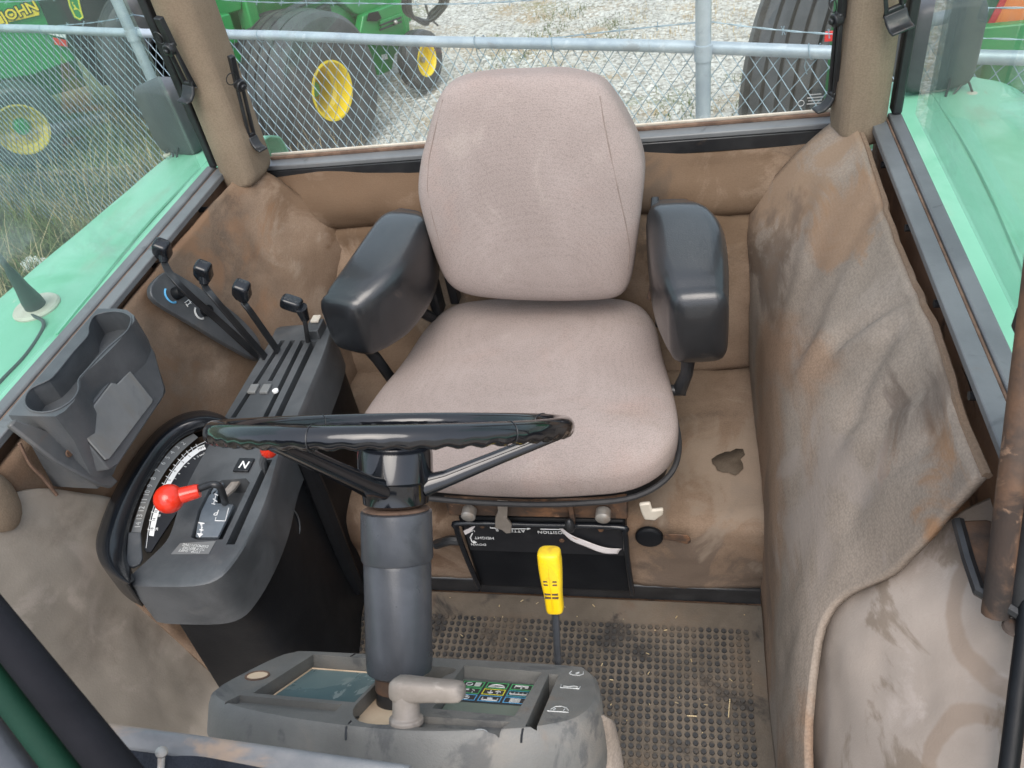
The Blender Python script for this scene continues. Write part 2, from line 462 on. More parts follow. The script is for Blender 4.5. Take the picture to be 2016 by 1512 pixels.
M['red'] = surface('red_plastic', (0.66, 0.028, 0.010), (0.72, 0.04, 0.016), 10, 0.2, [((0.42, 0.08, 0.04), 60, .60, .72, .5)], bump=.06, bscale=200, coat=.25, rvar=.1)
M['red_tape'] = surface('red_reflector', (0.60, 0.02, 0.02), (0.66, 0.03, 0.03), 30, 0.35, bump=.05)
M['orange'] = surface('orange_sign', (0.85, 0.19, 0.02), (0.88, 0.22, 0.03), 8, 0.4, bump=.02)
M['white'] = surface('white_print', (0.78, 0.79, 0.78), (0.82, 0.83, 0.82), 30, 0.5, bump=.0)
M['white_worn'] = surface('worn_white_print', (0.42, 0.43, 0.42), (0.66, 0.67, 0.65), 60, 0.5, bump=.0)
M['offwhite'] = surface('aged_white_plastic', (0.50, 0.45, 0.37), (0.60, 0.55, 0.47), 20, 0.5, [((0.35, 0.24, 0.15), 16, .55, .7, .6)], bump=.1)
M['tyre'] = surface('tyre_rubber', (0.034, 0.038, 0.043), (0.062, 0.067, 0.074), 5, 0.46, [((0.13, 0.125, 0.115), 4, .5, .74, .45)], bump=.1, bscale=60)
M['galv'] = surface('galvanised_steel', (0.36, 0.42, 0.48), (0.47, 0.53, 0.58), 9, 0.42, [((0.30, 0.30, 0.30), 12, .58, .7, .5), ((0.62, 0.66, 0.7), 20, .6, .72, .5)], metal=.35, bump=.05)
M['wire'] = surface('galvanised_wire', (0.22, 0.31, 0.37), (0.32, 0.41, 0.47), 20, 0.4, metal=.3, bump=.0)
M['steel'] = surface('dull_steel', (0.33, 0.32, 0.30), (0.45, 0.43, 0.40), 20, 0.4, [((0.28, 0.2, 0.14), 20, .5, .7, .6)], metal=.6, bump=.1)
M['lever_grey'] = surface('worn_grey_lever', (0.20, 0.175, 0.15), (0.30, 0.265, 0.235), 16, 0.48, [((0.42, 0.38, 0.34), 22, .52, .66, .6), ((0.11, 0.10, 0.09), 18, .56, .68, .6)], bump=.2, bscale=150)
M['clay'] = surface('pale_clay_dust', (0.60, 0.44, 0.29), (0.68, 0.52, 0.36), 14, 0.85, [((0.3, 0.19, 0.11), 10, .56, .7, .5)], bump=.3, bscale=160)
M['lamp_grey'] = surface('dark_lamp_housing', (0.05, 0.055, 0.06), (0.07, 0.075, 0.08), 12, 0.5, bump=.1)
M['green_reflection'] = surface('green_reflection_strip', (0.004, 0.028, 0.016), (0.006, 0.035, 0.02), 10, .6, spec=.2)  # green reflection on the dark frame, put into a strip's colour
M['frame_black'] = surface('matt_black_frame', (0.006, 0.006, 0.008), (0.010, 0.010, 0.013), 10, .7, spec=.15)
M['antenna'] = surface('antenna_rubber', (0.035, 0.055, 0.052), (0.05, 0.07, 0.066), 12, 0.5, bump=.1)
M['felt'] = surface('black_felt', (0.010, 0.012, 0.018), (0.022, 0.026, 0.036), 20, 0.95, [((0.5, 0.5, 0.5), 160, .72, .74, .8)], bump=.9, bscale=140, bdist=.004)
M['cowl'] = surface('cowl_lip', (0.14, 0.15, 0.16), (0.22, 0.22, 0.22), 14, 0.5, [((0.42, 0.30, 0.21), 9, .5, .64, .8, (1, 2, 3))], bump=.4, bscale=100)
M['blue'] = surface('blue_print', (0.10, 0.36, 0.62), (0.12, 0.40, 0.66), 30, 0.5, bump=.0)
M['cyan'] = surface('cyan_print', (0.05, 0.34, 0.40), (0.06, 0.38, 0.44), 30, 0.5, bump=.0)
M['lime'] = surface('green_print', (0.07, 0.40, 0.13), (0.09, 0.44, 0.16), 30, 0.5, bump=.0)
M['ylw_print'] = surface('yellow_print', (0.72, 0.66, 0.04), (0.75, 0.7, 0.06), 30, 0.5, bump=.0)
M['ink'] = surface('black_print', (0.012, 0.013, 0.016), (0.018, 0.019, 0.022), 30, 0.4, bump=.0)
M['plate_grey'] = surface('shift_plate', (0.12, 0.145, 0.17), (0.16, 0.185, 0.21), 16, 0.38, [((0.06, 0.065, 0.07), 12, .56, .66, .5)], bump=.05)
M['paper'] = surface('peeled_sticker_paper', (0.68, 0.63, 0.62), (0.78, 0.74, 0.73), 30, 0.7, [((0.45, 0.27, 0.16), 30, .58, .68, .7)], bump=.2)
M['bag'] = surface('white_plastic_bag', (0.72, 0.74, 0.78), (0.82, 0.83, 0.85), 8, 0.4, bump=.3, bscale=40)
M['lid_grey'] = surface('grey_lid', (0.13, 0.137, 0.14), (0.18, 0.186, 0.186), 6, 0.5, [((0.15, 0.13, 0.10), 7, .52, .7, .5, (1, 2, 1)), ((0.06, 0.065, 0.07), 9, .58, .7, .4)], bump=.1)
M['lcd'] = surface('lcd_glass', (0.075, 0.125, 0.135), (0.10, 0.16, 0.165), 6, 0.2, [((0.32, 0.36, 0.34), 14, .57, .62, .5, (1, .5, 1)), ((0.16, 0.21, 0.2), 6, .5, .66, .5)], bump=.0)
M['lcd2'] = surface('lcd_panel_green', (0.13, 0.165, 0.13), (0.17, 0.20, 0.16), 6, 0.4, bump=.05)
M['straw'] = surface('dry_grass', (0.42, 0.31, 0.16), (0.55, 0.44, 0.26), 3, 0.8, bump=.0)
M['blade'] = surface('green_grass', (0.07, 0.115, 0.03), (0.14, 0.17, 0.06), 2, 0.8, bump=.0)
M['stone'] = surface('pale_gravel', (0.46, 0.45, 0.42), (0.64, 0.63, 0.60), 1.7, 0.85, [((0.30, 0.24, 0.18), .9, .55, .7, .6)], bump=.2)

def glassmat(name, tint, dust, veil):
    m, nt, p = newmat(name)
    nt.nodes.remove(p)
    tr = N(nt, 'ShaderNodeBsdfTransparent'); tr.inputs[0].default_value = (*tint, 1)
    gl = N(nt, 'ShaderNodeBsdfGlossy'); gl.inputs['Roughness'].default_value = 0.01
    df = N(nt, 'ShaderNodeBsdfDiffuse'); df.inputs[0].default_value = (*dust, 1)
    lw = N(nt, 'ShaderNodeLayerWeight'); lw.inputs[0].default_value = .5
    fr_ = math2(nt, 'ADD', math2(nt, 'MULTIPLY', math2(nt, 'POWER', lw.outputs['Facing'], 4.0), .6), .035)
    tc = N(nt, 'ShaderNodeTexCoord').outputs['Object']
    f = math2(nt, 'ADD', math2(nt, 'MULTIPLY', ramp(nt, noise_node(nt, tc, 4, 6, .65, .5), .56, .76), veil * 3), veil)
    m1 = N(nt, 'ShaderNodeMixShader'); nt.links.new(f, m1.inputs[0]); nt.links.new(tr.outputs[0], m1.inputs[1]); nt.links.new(df.outputs[0], m1.inputs[2])
    m2 = N(nt, 'ShaderNodeMixShader'); nt.links.new(fr_, m2.inputs[0]); nt.links.new(m1.outputs[0], m2.inputs[1]); nt.links.new(gl.outputs[0], m2.inputs[2])
    nt.links.new(m2.outputs[0], nt.nodes['Material Output'].inputs[0])
    return m
M['glass_rear'] = glassmat('dusty_rear_glass', (0.93, 0.97, 0.96), (0.55, 0.5, 0.42), 0.04)
M['glass_side'] = glassmat('green_side_glass', (0.90, 0.98, 0.95), (0.62, 0.72, 0.68), 0.08)  # mint-white veil: dust plus sky reflection put into its colour
M['clear'] = glassmat('clear_plastic', (0.85, 0.87, 0.88), (0.6, 0.6, 0.6), 0.12)

def groundmat():
    m, nt, p = newmat('gravel_and_dry_grass')
    tc = N(nt, 'ShaderNodeTexCoord').outputs['Object']
    vo = N(nt, 'ShaderNodeTexVoronoi'); vo.inputs['Scale'].default_value = 34
    nt.links.new(tc, vo.inputs['Vector'])
    sp = N(nt, 'ShaderNodeSeparateXYZ'); nt.links.new(vo.outputs['Color'], sp.inputs[0])
    c = mixc(nt, sp.outputs[0], (0.26, 0.245, 0.215), (0.64, 0.62, 0.58))
    patchy = ramp(nt, noise_node(nt, tc, 1.3, 7, .66, .4), .47, .62)
    fine = ramp(nt, noise_node(nt, tc, 26, 5, .7), .38, .62)
    c = mixc(nt, math2(nt, 'MULTIPLY', patchy, math2(nt, 'ADD', math2(nt, 'MULTIPLY', fine, .5), .45)), c, (0.40, 0.30, 0.185))
    grn = ramp(nt, noise_node(nt, tc, 1.1, 6, .6, .2, (1, 1, 1)), .54, .68)
    c = mixc(nt, math2(nt, 'MULTIPLY', grn, math2(nt, 'MULTIPLY', fine, .8)), c, (0.15, 0.185, 0.07))
    # left of the fence corner the lot turns to rank grass on soil
    so = N(nt, 'ShaderNodeSeparateXYZ'); nt.links.new(tc, so.inputs[0])
    left = ramp(nt, math2(nt, 'ADD', so.outputs[0], math2(nt, 'MULTIPLY', noise_node(nt, tc, 1.5, 4), 1.2)), -1.7, -2.9)
    c = mixc(nt, left, c, mixc(nt, fine, (0.095, 0.08, 0.045), (0.125, 0.145, 0.06)))
    nt.links.new(c, p.inputs['Base Color']); p.inputs['Roughness'].default_value = .9
    b = N(nt, 'ShaderNodeBump'); b.inputs['Strength'].default_value = .8; b.inputs['Distance'].default_value = .02
    nt.links.new(vo.outputs['Distance'], b.inputs['Height']); nt.links.new(b.outputs[0], p.inputs['Normal'])
    return m
M['ground'] = groundmat()

# ================================================================== OUTSIDE
GZ = -1.3
g = MB()
g.add([(-120, -120, GZ), (120, -120, GZ), (120, 160, GZ), (-120, 160, GZ)], [(0, 1, 2, 3)])
ground = g.build('ground', M['ground'], smooth=False)
ground['kind'] = 'structure'

# ---- scattered gravel stones and grass on the lot behind the fence
def scatter_stones():
    n = 26000
    base = np.array([(1, 0, 0), (-1, 0, 0), (0, 1, 0), (0, -1, 0), (0, 0, 1), (0, 0, -.4)], float)
    fcs = np.array([(0, 2, 4), (2, 1, 4), (1, 3, 4), (3, 0, 4), (2, 0, 5), (1, 2, 5), (3, 1, 5), (0, 3, 5)])
    x = rng.uniform(-3.2, 5.5, n); y = 3.4 + rng.uniform(0, 1, n) ** 1.2 * 9.5
    s = rng.uniform(.008, .024, n)
    a = rng.uniform(0, 6.28, n)
    sc = np.stack([s * rng.uniform(.7, 1.4, n), s * rng.uniform(.7, 1.4, n), s * rng.uniform(.4, .9, n)], 1)
    P = base[None] * sc[:, None, :] * rng.uniform(.75, 1.25, (n, 6, 1))
    ca, sa = np.cos(a)[:, None], np.sin(a)[:, None]
    Q = np.stack([P[..., 0] * ca - P[..., 1] * sa + x[:, None], P[..., 0] * sa + P[..., 1] * ca + y[:, None], P[..., 2] + GZ + .003], 2).reshape(-1, 3)
    F = (fcs[None] + (np.arange(n) * 6)[:, None, None]).reshape(-1, 3)
    me = bpy.data.meshes.new('gravel'); me.from_pydata(Q.tolist(), [], F.tolist()); me.materials.append(M['stone'])
    ob = bpy.data.objects.new('gravel', me); COL.objects.link(ob); ob['kind'] = 'stuff'
scatter_stones()

def scatter_blades(name, mat, spots, h0, h1, w, bend):
    """grass: every blade a bent three-piece strip"""
    n = len(spots)
    sp = np.array(spots)
    h = rng.uniform(h0, h1, n); a = rng.uniform(0, 6.283, n); b = rng.uniform(.1, bend, n)
    dx, dy = np.cos(a), np.sin(a)
    vs = []
    for t, ww in ((0, 1), (.45, .8), (.8, .45), (1, .05)):
        cx = sp[:, 0] + dx * b * h * t * t; cy = sp[:, 1] + dy * b * h * t * t; cz = GZ + h * t * (1 - .25 * b * t)
        px, py = -dy * w * ww / 2, dx * w * ww / 2
        vs.append(np.stack([cx - px, cy - py, cz], 1)); vs.append(np.stack([cx + px, cy + py, cz], 1))
    Q = np.stack(vs, 1).reshape(-1, 3)
    f = np.array([(0, 1, 3, 2), (2, 3, 5, 4), (4, 5, 7, 6)])
    F = (f[None] + (np.arange(n) * 8)[:, None, None]).reshape(-1, 4)
    me = bpy.data.meshes.new(name); me.from_pydata(Q.tolist(), [], F.tolist()); me.materials.append(mat)
    ob = bpy.data.objects.new(name, me); COL.objects.link(ob); ob['kind'] = 'stuff'

def clump_spots(n, k, x0, x1, y0, y1, keep):
    out = []
    while len(out) < n:
        cx, cy = random.uniform(x0, x1), random.uniform(y0, y1)
        if not keep(cx, cy): continue
        r = random.uniform(.04, .14)
        for _ in range(k): out.append((random.gauss(cx, r), random.gauss(cy, r)))
    return out
FP = V((0.404, 3.234, 0)); FD = V((-0.944, 0.33, 0)).normalized()       # the fence line
def rank(x, y):
    fy = FP.y + (x - FP.x) * FD.y / FD.x
    return x < -1.75 - .5 * noise.noise(V((x, y, 3))) and not (x > -3.1 and y > fy + 1.2)
scatter_blades('tall_dry_grass', M['straw'], clump_spots(5000, 16, -7.5, -1.6, 1.6, 7.0, rank), .18, .62, .006, 1.0)
scatter_blades('green_grass', M['blade'], clump_spots(42000, 40, -7.5, -1.5, 1.4, 7.4, rank), .08, .34, .009, 1.0)
scatter_blades('lot_grass', M['straw'], clump_spots(3500, 22, -1.6, 4, 3.4, 9.5, lambda x, y: noise.noise(V((x * .9, y * .9, 0))) > .0), .02, .075, .006, 1.2)
scatter_blades('lot_green_grass', M['blade'], clump_spots(4200, 26, -1.6, 4, 3.4, 9.0, lambda x, y: noise.noise(V((x * .8 + 9, y * .8, 0))) > .1), .015, .06, .007, 1.2)

# ---- chain link fence
RZ = 0.30
fence = thing('chain_link_fence', 'galvanised chain link fence with strands of barbed wire above its top rail, behind the cab', 'fence', (FP.x, FP.y, GZ))
def fpt(s, z, off=0.0):
    return V((FP.x + FD.x * s + FD.y * off, FP.y + FD.y * s - FD.x * off, z))
S0, S1 = -2.3, 7.4
MB().tube([fpt(S0 + (S1 - S0) * i / 30, RZ + .004 * math.sin(i)) for i in range(31)], .024, 14).build('top_rail', M['galv'], fence)
POSTS = [-2.1, 0.0, 3.28, 6.5]
for s in POSTS:
    MB().tube([fpt(s, GZ, -.035), fpt(s, RZ + .42, -.035)], .030, 14).build('post', M['galv'], fence)
    c = MB()
    c.tube([fpt(s - .012, RZ, 0), fpt(s + .012, RZ, 0)], .029, 14)
    c.tube([fpt(s, RZ - .03, -.035), fpt(s, RZ + .03, -.035)], .035, 14)
    c.build('rail_clamp', M['galv'], fence)
for s in (-.42, .62, 1.0, 2.3, 4.1, 5.0):
    pts = [fpt(s + .004 * k, RZ + .028 * math.cos(a), .028 * math.sin(a)) for k, a in enumerate([i * 2 * math.pi / 10 for i in range(11)])]
    pts += [fpt(s + .05, RZ - .06, .01), fpt(s + .04, RZ - .09, .014)]
    MB().tube(pts, .0022, 5).build('tie_wire', M['wire'], fence)
mesh = MB()
PIT = .067; HALF = PIT / 2
k = 0; s = S0
while s < S1:
    pts = []; z = RZ - .012; side = k % 2
    if side == 0: pts.append(fpt(s + .008, z + .016, .006))
    else: pts.append(fpt(s + HALF - .008, z + .016, .006))
    while z > GZ + .02:
        o = .0022 if side else -.0022
        pts.append(fpt(s + (HALF + .001 if side else -.001), z, o + .006))
        z -= .0475; side ^= 1
    mesh.tube(pts, .0023, 4, cap=False)
    s += HALF; k += 1          # neighbouring wires start on opposite phases so that they hook into each other
ob = mesh.build('wire_mesh', M['wire'], fence, clean=False)
ob['kind'] = 'stuff'
def barbed(fn, name):
    mb = MB()
    P = [fn(S0 + (S1 - S0) * i / 240) for i in range(241)]
    for ph in (0, math.pi):
        mb.tube([p + V((0, math.cos(i * 1.3 + ph), math.sin(i * 1.3 + ph))) * .0022 for i, p in enumerate(P)], .0016, 4, cap=False)
    for i in range(2, 240, 4):
        p = P[i]; d = (P[i + 1] - P[i - 1]).normalized()
        for a in (random.uniform(0, 6), random.uniform(0, 6)):
            q = V((d.y * math.cos(a), -d.x * math.cos(a), math.sin(a))) * .016 + d * random.uniform(-.008, .008)
            mb.tube([p - q, p + q], .0012, 4)
    return mb.build(name, M['wire'], fence, clean=False)
def sag(s, top, drop):
    for a, b in zip(POSTS[:-1], POSTS[1:]):
        if a <= s <= b:
            t = (s - a) / (b - a)
            return top - drop * 4 * t * (1 - t)
    return top - .3 * abs(s - (POSTS[0] if s < 0 else POSTS[-1])) * .2
barbed(lambda s: fpt(s, RZ + sag(s, .09, .115 if s > 0 else .05) + .006 * math.sin(s * 5), .03), 'barbed_wire')
barbed(lambda s: fpt(s, RZ + sag(s, .235, .09) + .006 * math.sin(s * 4 + 1), .03), 'barbed_wire')

# ---- wheels
def wheel(parent, c, ax, R, W, rimr, ribs=5, rim='yellow', hub='green', name='wheel', dish=.55, crowned=.05):
    """tyre with circumferential ribs and a dished rim; ax points to the outer side"""
    ax = V(ax).normalized(); c = V(c)
    prof = [(rimr * .96, W * .40), (rimr * 1.02, W * .47), (R * .80, W * .52), (R * .90, W * .50), (R * .965, W * .44)]
    n = ribs
    for i in range(n):
        a = .42 - .84 * i / n; b = .42 - .84 * (i + 1) / n
        crown = lambda h: R * (1 - crowned * (h / .42) ** 2)
        prof += [(crown(a), W * (a - .008)), (crown(b), W * (b + .03)), (crown(b) - R * .05, W * (b + .026)), (crown(b) - R * .05, W * (b + .004))]
    prof += [(R * .965, -W * .44), (R * .90, -W * .50), (R * .80, -W * .52), (rimr * 1.02, -W * .47), (rimr * .96, -W * .40)]
    t = MB().lathe(prof, c, ax, 56, close=False).build(name, M['tyre'], parent, sharp=28)
    r = MB()
    d = dish
    r.lathe([(rimr * 1.06, W * .46), (rimr * 1.06, W * .49), (rimr * .99, W * .49), (rimr * .93, W * .42), (rimr * .90, W * .25), (rimr * .80, W * .20), (rimr * .76, W * (.45 - d)), (rimr * .45, W * (.42 - d)), (rimr * .40, W * (.47 - d)), (0.001, W * (.47 - d))], c, ax, 40, close=False)
    r.build('rim', M[rim], t, sharp=25)
    if hub:
        MB().lathe([(rimr * .36, W * (.46 - d)), (rimr * .34, W * (.62 - d)), (rimr * .26, W * (.70 - d)), (.001, W * (.71 - d))], c, ax, 24).build('hub', M[hub], t)
        for i in range(8):
            a = 2 * math.pi * i / 8
            s_, t_, d_ = frame_of(ax)
            p = c + ax * W * (.44 - d) + (s_ * math.cos(a) + t_ * math.sin(a)) * rimr * .58
            MB().cyl(p, p + ax * .02, .012, n=6).build('wheel_nut', M['steel'], t)
    return t

# ---- baler straight behind the cab
H = V((.36, .93, 0)).normalized()            # its heading
OUT = V((.93, -.36, 0)).normalized()         # its right hand side, towards us
WC = at(655, 184, z=-.74)
baler = thing('round_baler', 'green baler with big yellow-rimmed tyre and small gauge wheel, left of the seat', 'baler', (WC.x, WC.y, GZ))
bc = WC - OUT * .26
wheel(baler, bc + V((0, 0, .02)), OUT, .585, .56, .212, ribs=5)
def bp(a, o, z): return V((WC.x, WC.y, 0)) + H * a + OUT * o + V((0, 0, z))
BC = V((WC.x, WC.y, 0))
def bo(px, py, o): return onp(px, py, BC + OUT * o, OUT)
def bplate(pxs, o, th, name, mat='green', bev=.012):
    return MB().prism([bo(x, y, o) for x, y in pxs], OUT * -th).build(name, M[mat], baler, bevel=bev)
bplate([(440, -120), (800, -120), (812, 40), (742, 96), (640, 108), (480, 128), (440, 110)], -.62, .5, 'body')
bplate([(409, -60), (474, -60), (477, 20), (424, 37), (400, 30)], -.46, .14, 'side_panel')
bplate([(472, -40), (492, -40), (520, 62), (530, 100), (508, 100), (498, 61)], -.42, .12, 'frame_upright')
bplate([(414, 36), (453, 26), (466, 66), (470, 84), (428, 96)], -.36, .16, 'tool_box')
bplate([(432, 80), (462, 92), (486, 116), (470, 126), (440, 120)], -.40, .16, 'lower_box')
bplate([(556, -60), (810, -60), (800, 6), (782, 6), (722, 27), (706, 30), (696, 25), (676, 6), (664, 2), (560, 2)], -.30, .14, 'side_panel')
bplate([(611, 14), (662, 8), (680, 16), (696, 32), (710, 35), (726, 28), (716, 76), (640, 76), (600, 40)], -.36, .10, 'side_panel')
bplate([(716, 30), (782, 4), (800, 14), (806, 40), (809, 72), (708, 76)], -.24, .08, 'front_shield')
bplate([(729, 26), (745, 22), (752, 36), (742, 42), (725, 41)], -.22, .02, 'dark_opening', 'plastic_dark', .002)
bplate([(749, 42), (790, 26), (793, 38), (751, 56)], -.22, .02, 'louvre_panel', 'green', .004)
for q in (0, 9):
    MB().tube([bo(748, 50 + q, -.215), bo(790, 34 + q, -.215)], .007, 6).build('louvre', M['black_metal'], baler)
MB().sphere(bo(779, 44, -.20), .02, 10, 7).build('catch', M['steel'], baler)
bplate([(700, 80), (797, 88), (778, 108), (772, 139), (747, 149), (735, 110)], -.42, .12, 'axle_bracket')
bplate([(752, 108), (762, 106), (764, 116), (754, 118)], -.40, .01, 'decal', 'white', .001)
hc = bo(635, 25, -.345)
ring = [hc + H * (.085 * math.copysign(abs(math.cos(a)) ** .6, math.cos(a))) + V((0, 0, .040 * math.copysign(abs(math.sin(a)) ** .6, math.sin(a)))) for a in [2 * math.pi * i / 24 for i in range(24)]]
MB().tube(ring, .016, 6, closed=True).build('hand_hole_lip', M['tyre'], baler)
MB().prism(ring, OUT * .004).build('hand_hole', M['ink'], baler)
MB().tube(catmull([bo(520, 60, -.3), bo(545, 36, -.3), bo(580, 14, -.3), bo(640, -8, -.3)], 6), .022, 8).build('guard_tube', M['tyre'], baler)
gw = at(838, 118, z=-1.0)
wheel(baler, gw - OUT * .06, OUT, .255, .16, .135, ribs=3, hub=None, name='gauge_wheel', dish=.4)
MB().tube([gw - OUT * .15, gw - OUT * .02], .025, 10).build('gauge_axle', M['steel'], baler)
MB().tube([gw - OUT * .17, gw - OUT * .17 + V((0, 0, .5)), bo(800, 50, -.5)], .03, 8).build('gauge_arm', M['green'], baler)
for kk, dz in enumerate((0, .06, -.05)):
    a = at(795 + 6 * kk, -30, z=.1); b = at(880 - 10 * kk, -20, z=.1)
    m1 = at(822 + 9 * kk, 36 + 6 * kk, z=-.25); m2 = at(850 - 2 * kk, 40 - 6 * kk, z=-.22)
    MB().tube(catmull([a, (a + m1) * .5 + V((-.06, 0, -.05)), m1, m2, (m2 + b) * .5 + V((.05, 0, 0)), b], 8), .012, 7).build('hydraulic_hose', M['tyre'], baler)
MB().tube(catmull([at(838, 10, z=-.1), at(846, 34, z=-.4), at(862, 50, z=-.5)], 6), .009, 6).build('hose_end', M['tyre'], baler)

# ---- second machine at the far left: dark side with a yellow name stripe
mw = at(44, 256, z=-.76)
H2 = V((.80, .60, 0)).normalized(); O2 = V((.60, -.80, 0)).normalized()
mach = thing('hay_machine', 'black-sided green farm machine with yellow lettered stripe and dull yellow wheel, far left', 'farm machine', (mw.x, mw.y, GZ))
wheel(mach, mw - O2 * .15, O2, .35, .30, .20, ribs=4, rim='yellow_dull', name='wheel', dish=.35)
p0 = V((mw.x, mw.y, 0)) - O2 * .3
def mp(px, py, off=0.0): return onp(px, py, p0 + O2 * off, O2)
def panel(pxs, off, th, name, mat, bev=.012):
    return MB().prism([mp(x, y, off) for x, y in pxs], -O2 * th).build(name, M[mat], mach, bevel=bev)
panel([(-260, -60), (40, -60), (105, 52), (150, 118), (60, 150), (-260, 190)], -.02, .9, 'green_side', 'green')
panel([(48, -60), (480, -60), (480, 70), (330, 92), (262, 90), (130, 96), (96, 52)], 0, .8, 'black_side', 'plastic_dark')
panel([(-60, 86), (60, 96), (150, 118), (170, 170), (60, 200), (-60, 190)], -.34, .5, 'underframe', 'green')
panel([(140, 100), (330, 96), (330, 150), (200, 170)], -.30, .6, 'lower_guard', 'plastic_dark')
panel([(-60, 44), (76, 16), (78, 30), (-60, 62)], .012, .01, 'name_stripe', 'yellow', .003)
xd = (mp(70, 8, .016) - mp(4, 32, .016)); ud = (mp(20, 0, .016) - mp(30, 40, .016))
textmesh('JOHN', .112, mp(39, 23, .016), xd, ud, M['ink'], 'lettering_outline', mach, .004, .010)
textmesh('JOHN', .112, mp(39, 23, .022), xd, ud, M['yellow'], 'lettering', mach, .006, .002)
shield = [(128, -26), (150, -32), (161, 20), (166, 36), (158, 42), (146, 36), (136, 14)]
panel(shield, .012, .01, 'emblem', 'green', .003)
MB().tube([mp(x, y, .014) for x, y in [(130, -22), (148, -28), (159, 20), (163, 34), (157, 38), (148, 33), (138, 12)]], .007, 5, closed=True).build('emblem_border', M['ylw_print'], mach)
MB().prism([mp(x, y, .016) for x, y in [(141, 4), (143, 9), (147, 14), (145, 20), (149, 19), (154, 19), (160, 27), (157, 20), (150, 15), (147, 10), (144, 9), (144, 4)]], -O2 * .004).build('emblem_deer', M['ylw_print'], mach)
panel([(90, 50), (128, 62), (130, 76), (92, 66)], .03, .02, 'reflector_tape', 'white', .002)
panel([(104, 74), (132, 80), (134, 93), (108, 88)], .03, .02, 'reflector_tape', 'red_tape', .002)
panel([(231, 97), (266, 101), (270, 115), (238, 110)], .03, .02, 'reflector_tape', 'red_tape', .002)
wb = at(268, 160, z=-.6)
wheel(mach, wb + V((.1, .6, 0)), O2, .66, .5, .27, ribs=5, rim='plastic_dark', hub=None, name='rear_wheel')

# ---- third machine at the right: tyre seen from behind, green body, orange triangle
tc_ = V((1.16, 5.05, -.62))
H3 = V((.40, .92, 0)).normalized(); O3 = V((.92, -.40, 0)).normalized()
bal3 = thing('round_baler', 'green baler seen end on with wide ribbed tyre and orange triangle sign, far right', 'baler', (tc_.x, tc_.y, GZ))
wheel(bal3, tc_, O3, .72, .62, .28, ribs=6, crowned=.06)
def b3(x, y, z): return V((tc_.x + x, tc_.y + y, z))
MB().box(b3(1.75, .4, .1), (2.0, 1.5, 1.7)).build('body', M['green'], bal3, bevel=.04)
sp0 = at(1672, 60, y=4.2)
MB().box(sp0, (.12, .3, 1.3)).build('side_plate', M['green'], bal3, bevel=.01)
MB().box(at(1646, 70, y=4.04), (.10, .012, .045)).build('reflector', M['red_tape'], bal3, bevel=.002)
MB().box(b3(1.5, -.58, -.25), (1.9, .06, .14)).build('rear_beam', M['green'], bal3, bevel=.01)
pt = at(2016, 20, y=4.5)
tri = [at(1942, 76, y=4.52), at(2100, 100, y=4.52), at(2030, -90, y=4.52)]
cen = (tri[0] + tri[1] + tri[2]) / 3
MB().prism([cen + (p - cen) * 1.22 for p in tri], V((0, .01, 0))).build('sign_border', M['red_tape'], bal3)
MB().prism([p + V((0, -.006, 0)) for p in tri], V((0, .006, 0))).build('sign_face', M['orange'], bal3)

# ---- litter by the left fender
bag = MB().sphere(at(66, 521, z=GZ + .05), .085, 14, 9, (1.3, .9, .6))
bag.v = [p + V((1, .6, .8)) * (.03 * noise.noise(p * 22)) for p in bag.v]
tag(bag.build('plastic_bag', M['bag']), 'crumpled white plastic bag lying in the grass beyond the left fender', 'litter')

# ================================================================== THE CAB SHELL
cab = thing('tractor_cab', 'worn brown cloth-lined tractor cab with open front, corner posts, sills and dusty glass', 'tractor cab', (0, .8, 0))
MB().box((0, .60, -.045), (1.36, 1.7, .05)).build('floor', M['rust_sheet'], cab)
# step strip at the rear edge of the floor, and the cloth covered platform under the seat
MB().box((.17, .982, .022), (.61, .02, .05)).build('step_strip', M['black_metal'], cab, bevel=.004)
MB().box((-.29, .982, .022), (.31, .02, .05)).build('step_strip', M['black_metal'], cab, bevel=.004)
def wob(p, u, v): return .006 * fb(p, 6) + .004 * fb(p, 14, 5)
plat = patch([[(-.50 + .97 * i / 6, y, z + .004 * math.sin(i * 2.1)) for i in range(7)] for y, z in ((.974, .046), (.975, .12), (.978, .195), (1.0, .236), (1.08, .243), (1.22, .244), (1.45, .246))], 6, 8, wob)
plat.build('platform_cover', M['fabric'], cab, solid=.01, sharp=80)
from mathutils.bvhtree import BVHTree
bvp = BVHTree.FromPolygons([tuple(v) for v in plat.v], plat.f)
def on_plat(px, py):
    d = ray(px, py).normalized(); h = bvp.ray_cast(CAM, d)
    return h[0] - d * .004
stp_ = [(1401, 904), (1411, 897), (1421, 894), (1429, 889), (1438, 888), (1450, 884), (1462, 884), (1467, 895), (1459, 903), (1462, 912), (1463, 922), (1455, 931), (1447, 935), (1434, 931), (1421, 930), (1412, 925), (1408, 917), (1403, 913)]
m = MB(); cc = on_plat(1434, 910); rr = [on_plat(p.x, p.y) for p in [q + V((random.uniform(-1.3, 1.3), random.uniform(-1.3, 1.3), 0)) for q in [V((x, y, 0)) for x, y in stp_]]]
m.add([cc] + rr, [(0, 1 + i, 1 + (i + 1) % len(rr)) for i in range(len(rr))])
m.build('oil_stain', M['stain'], cab, solid=.0005)
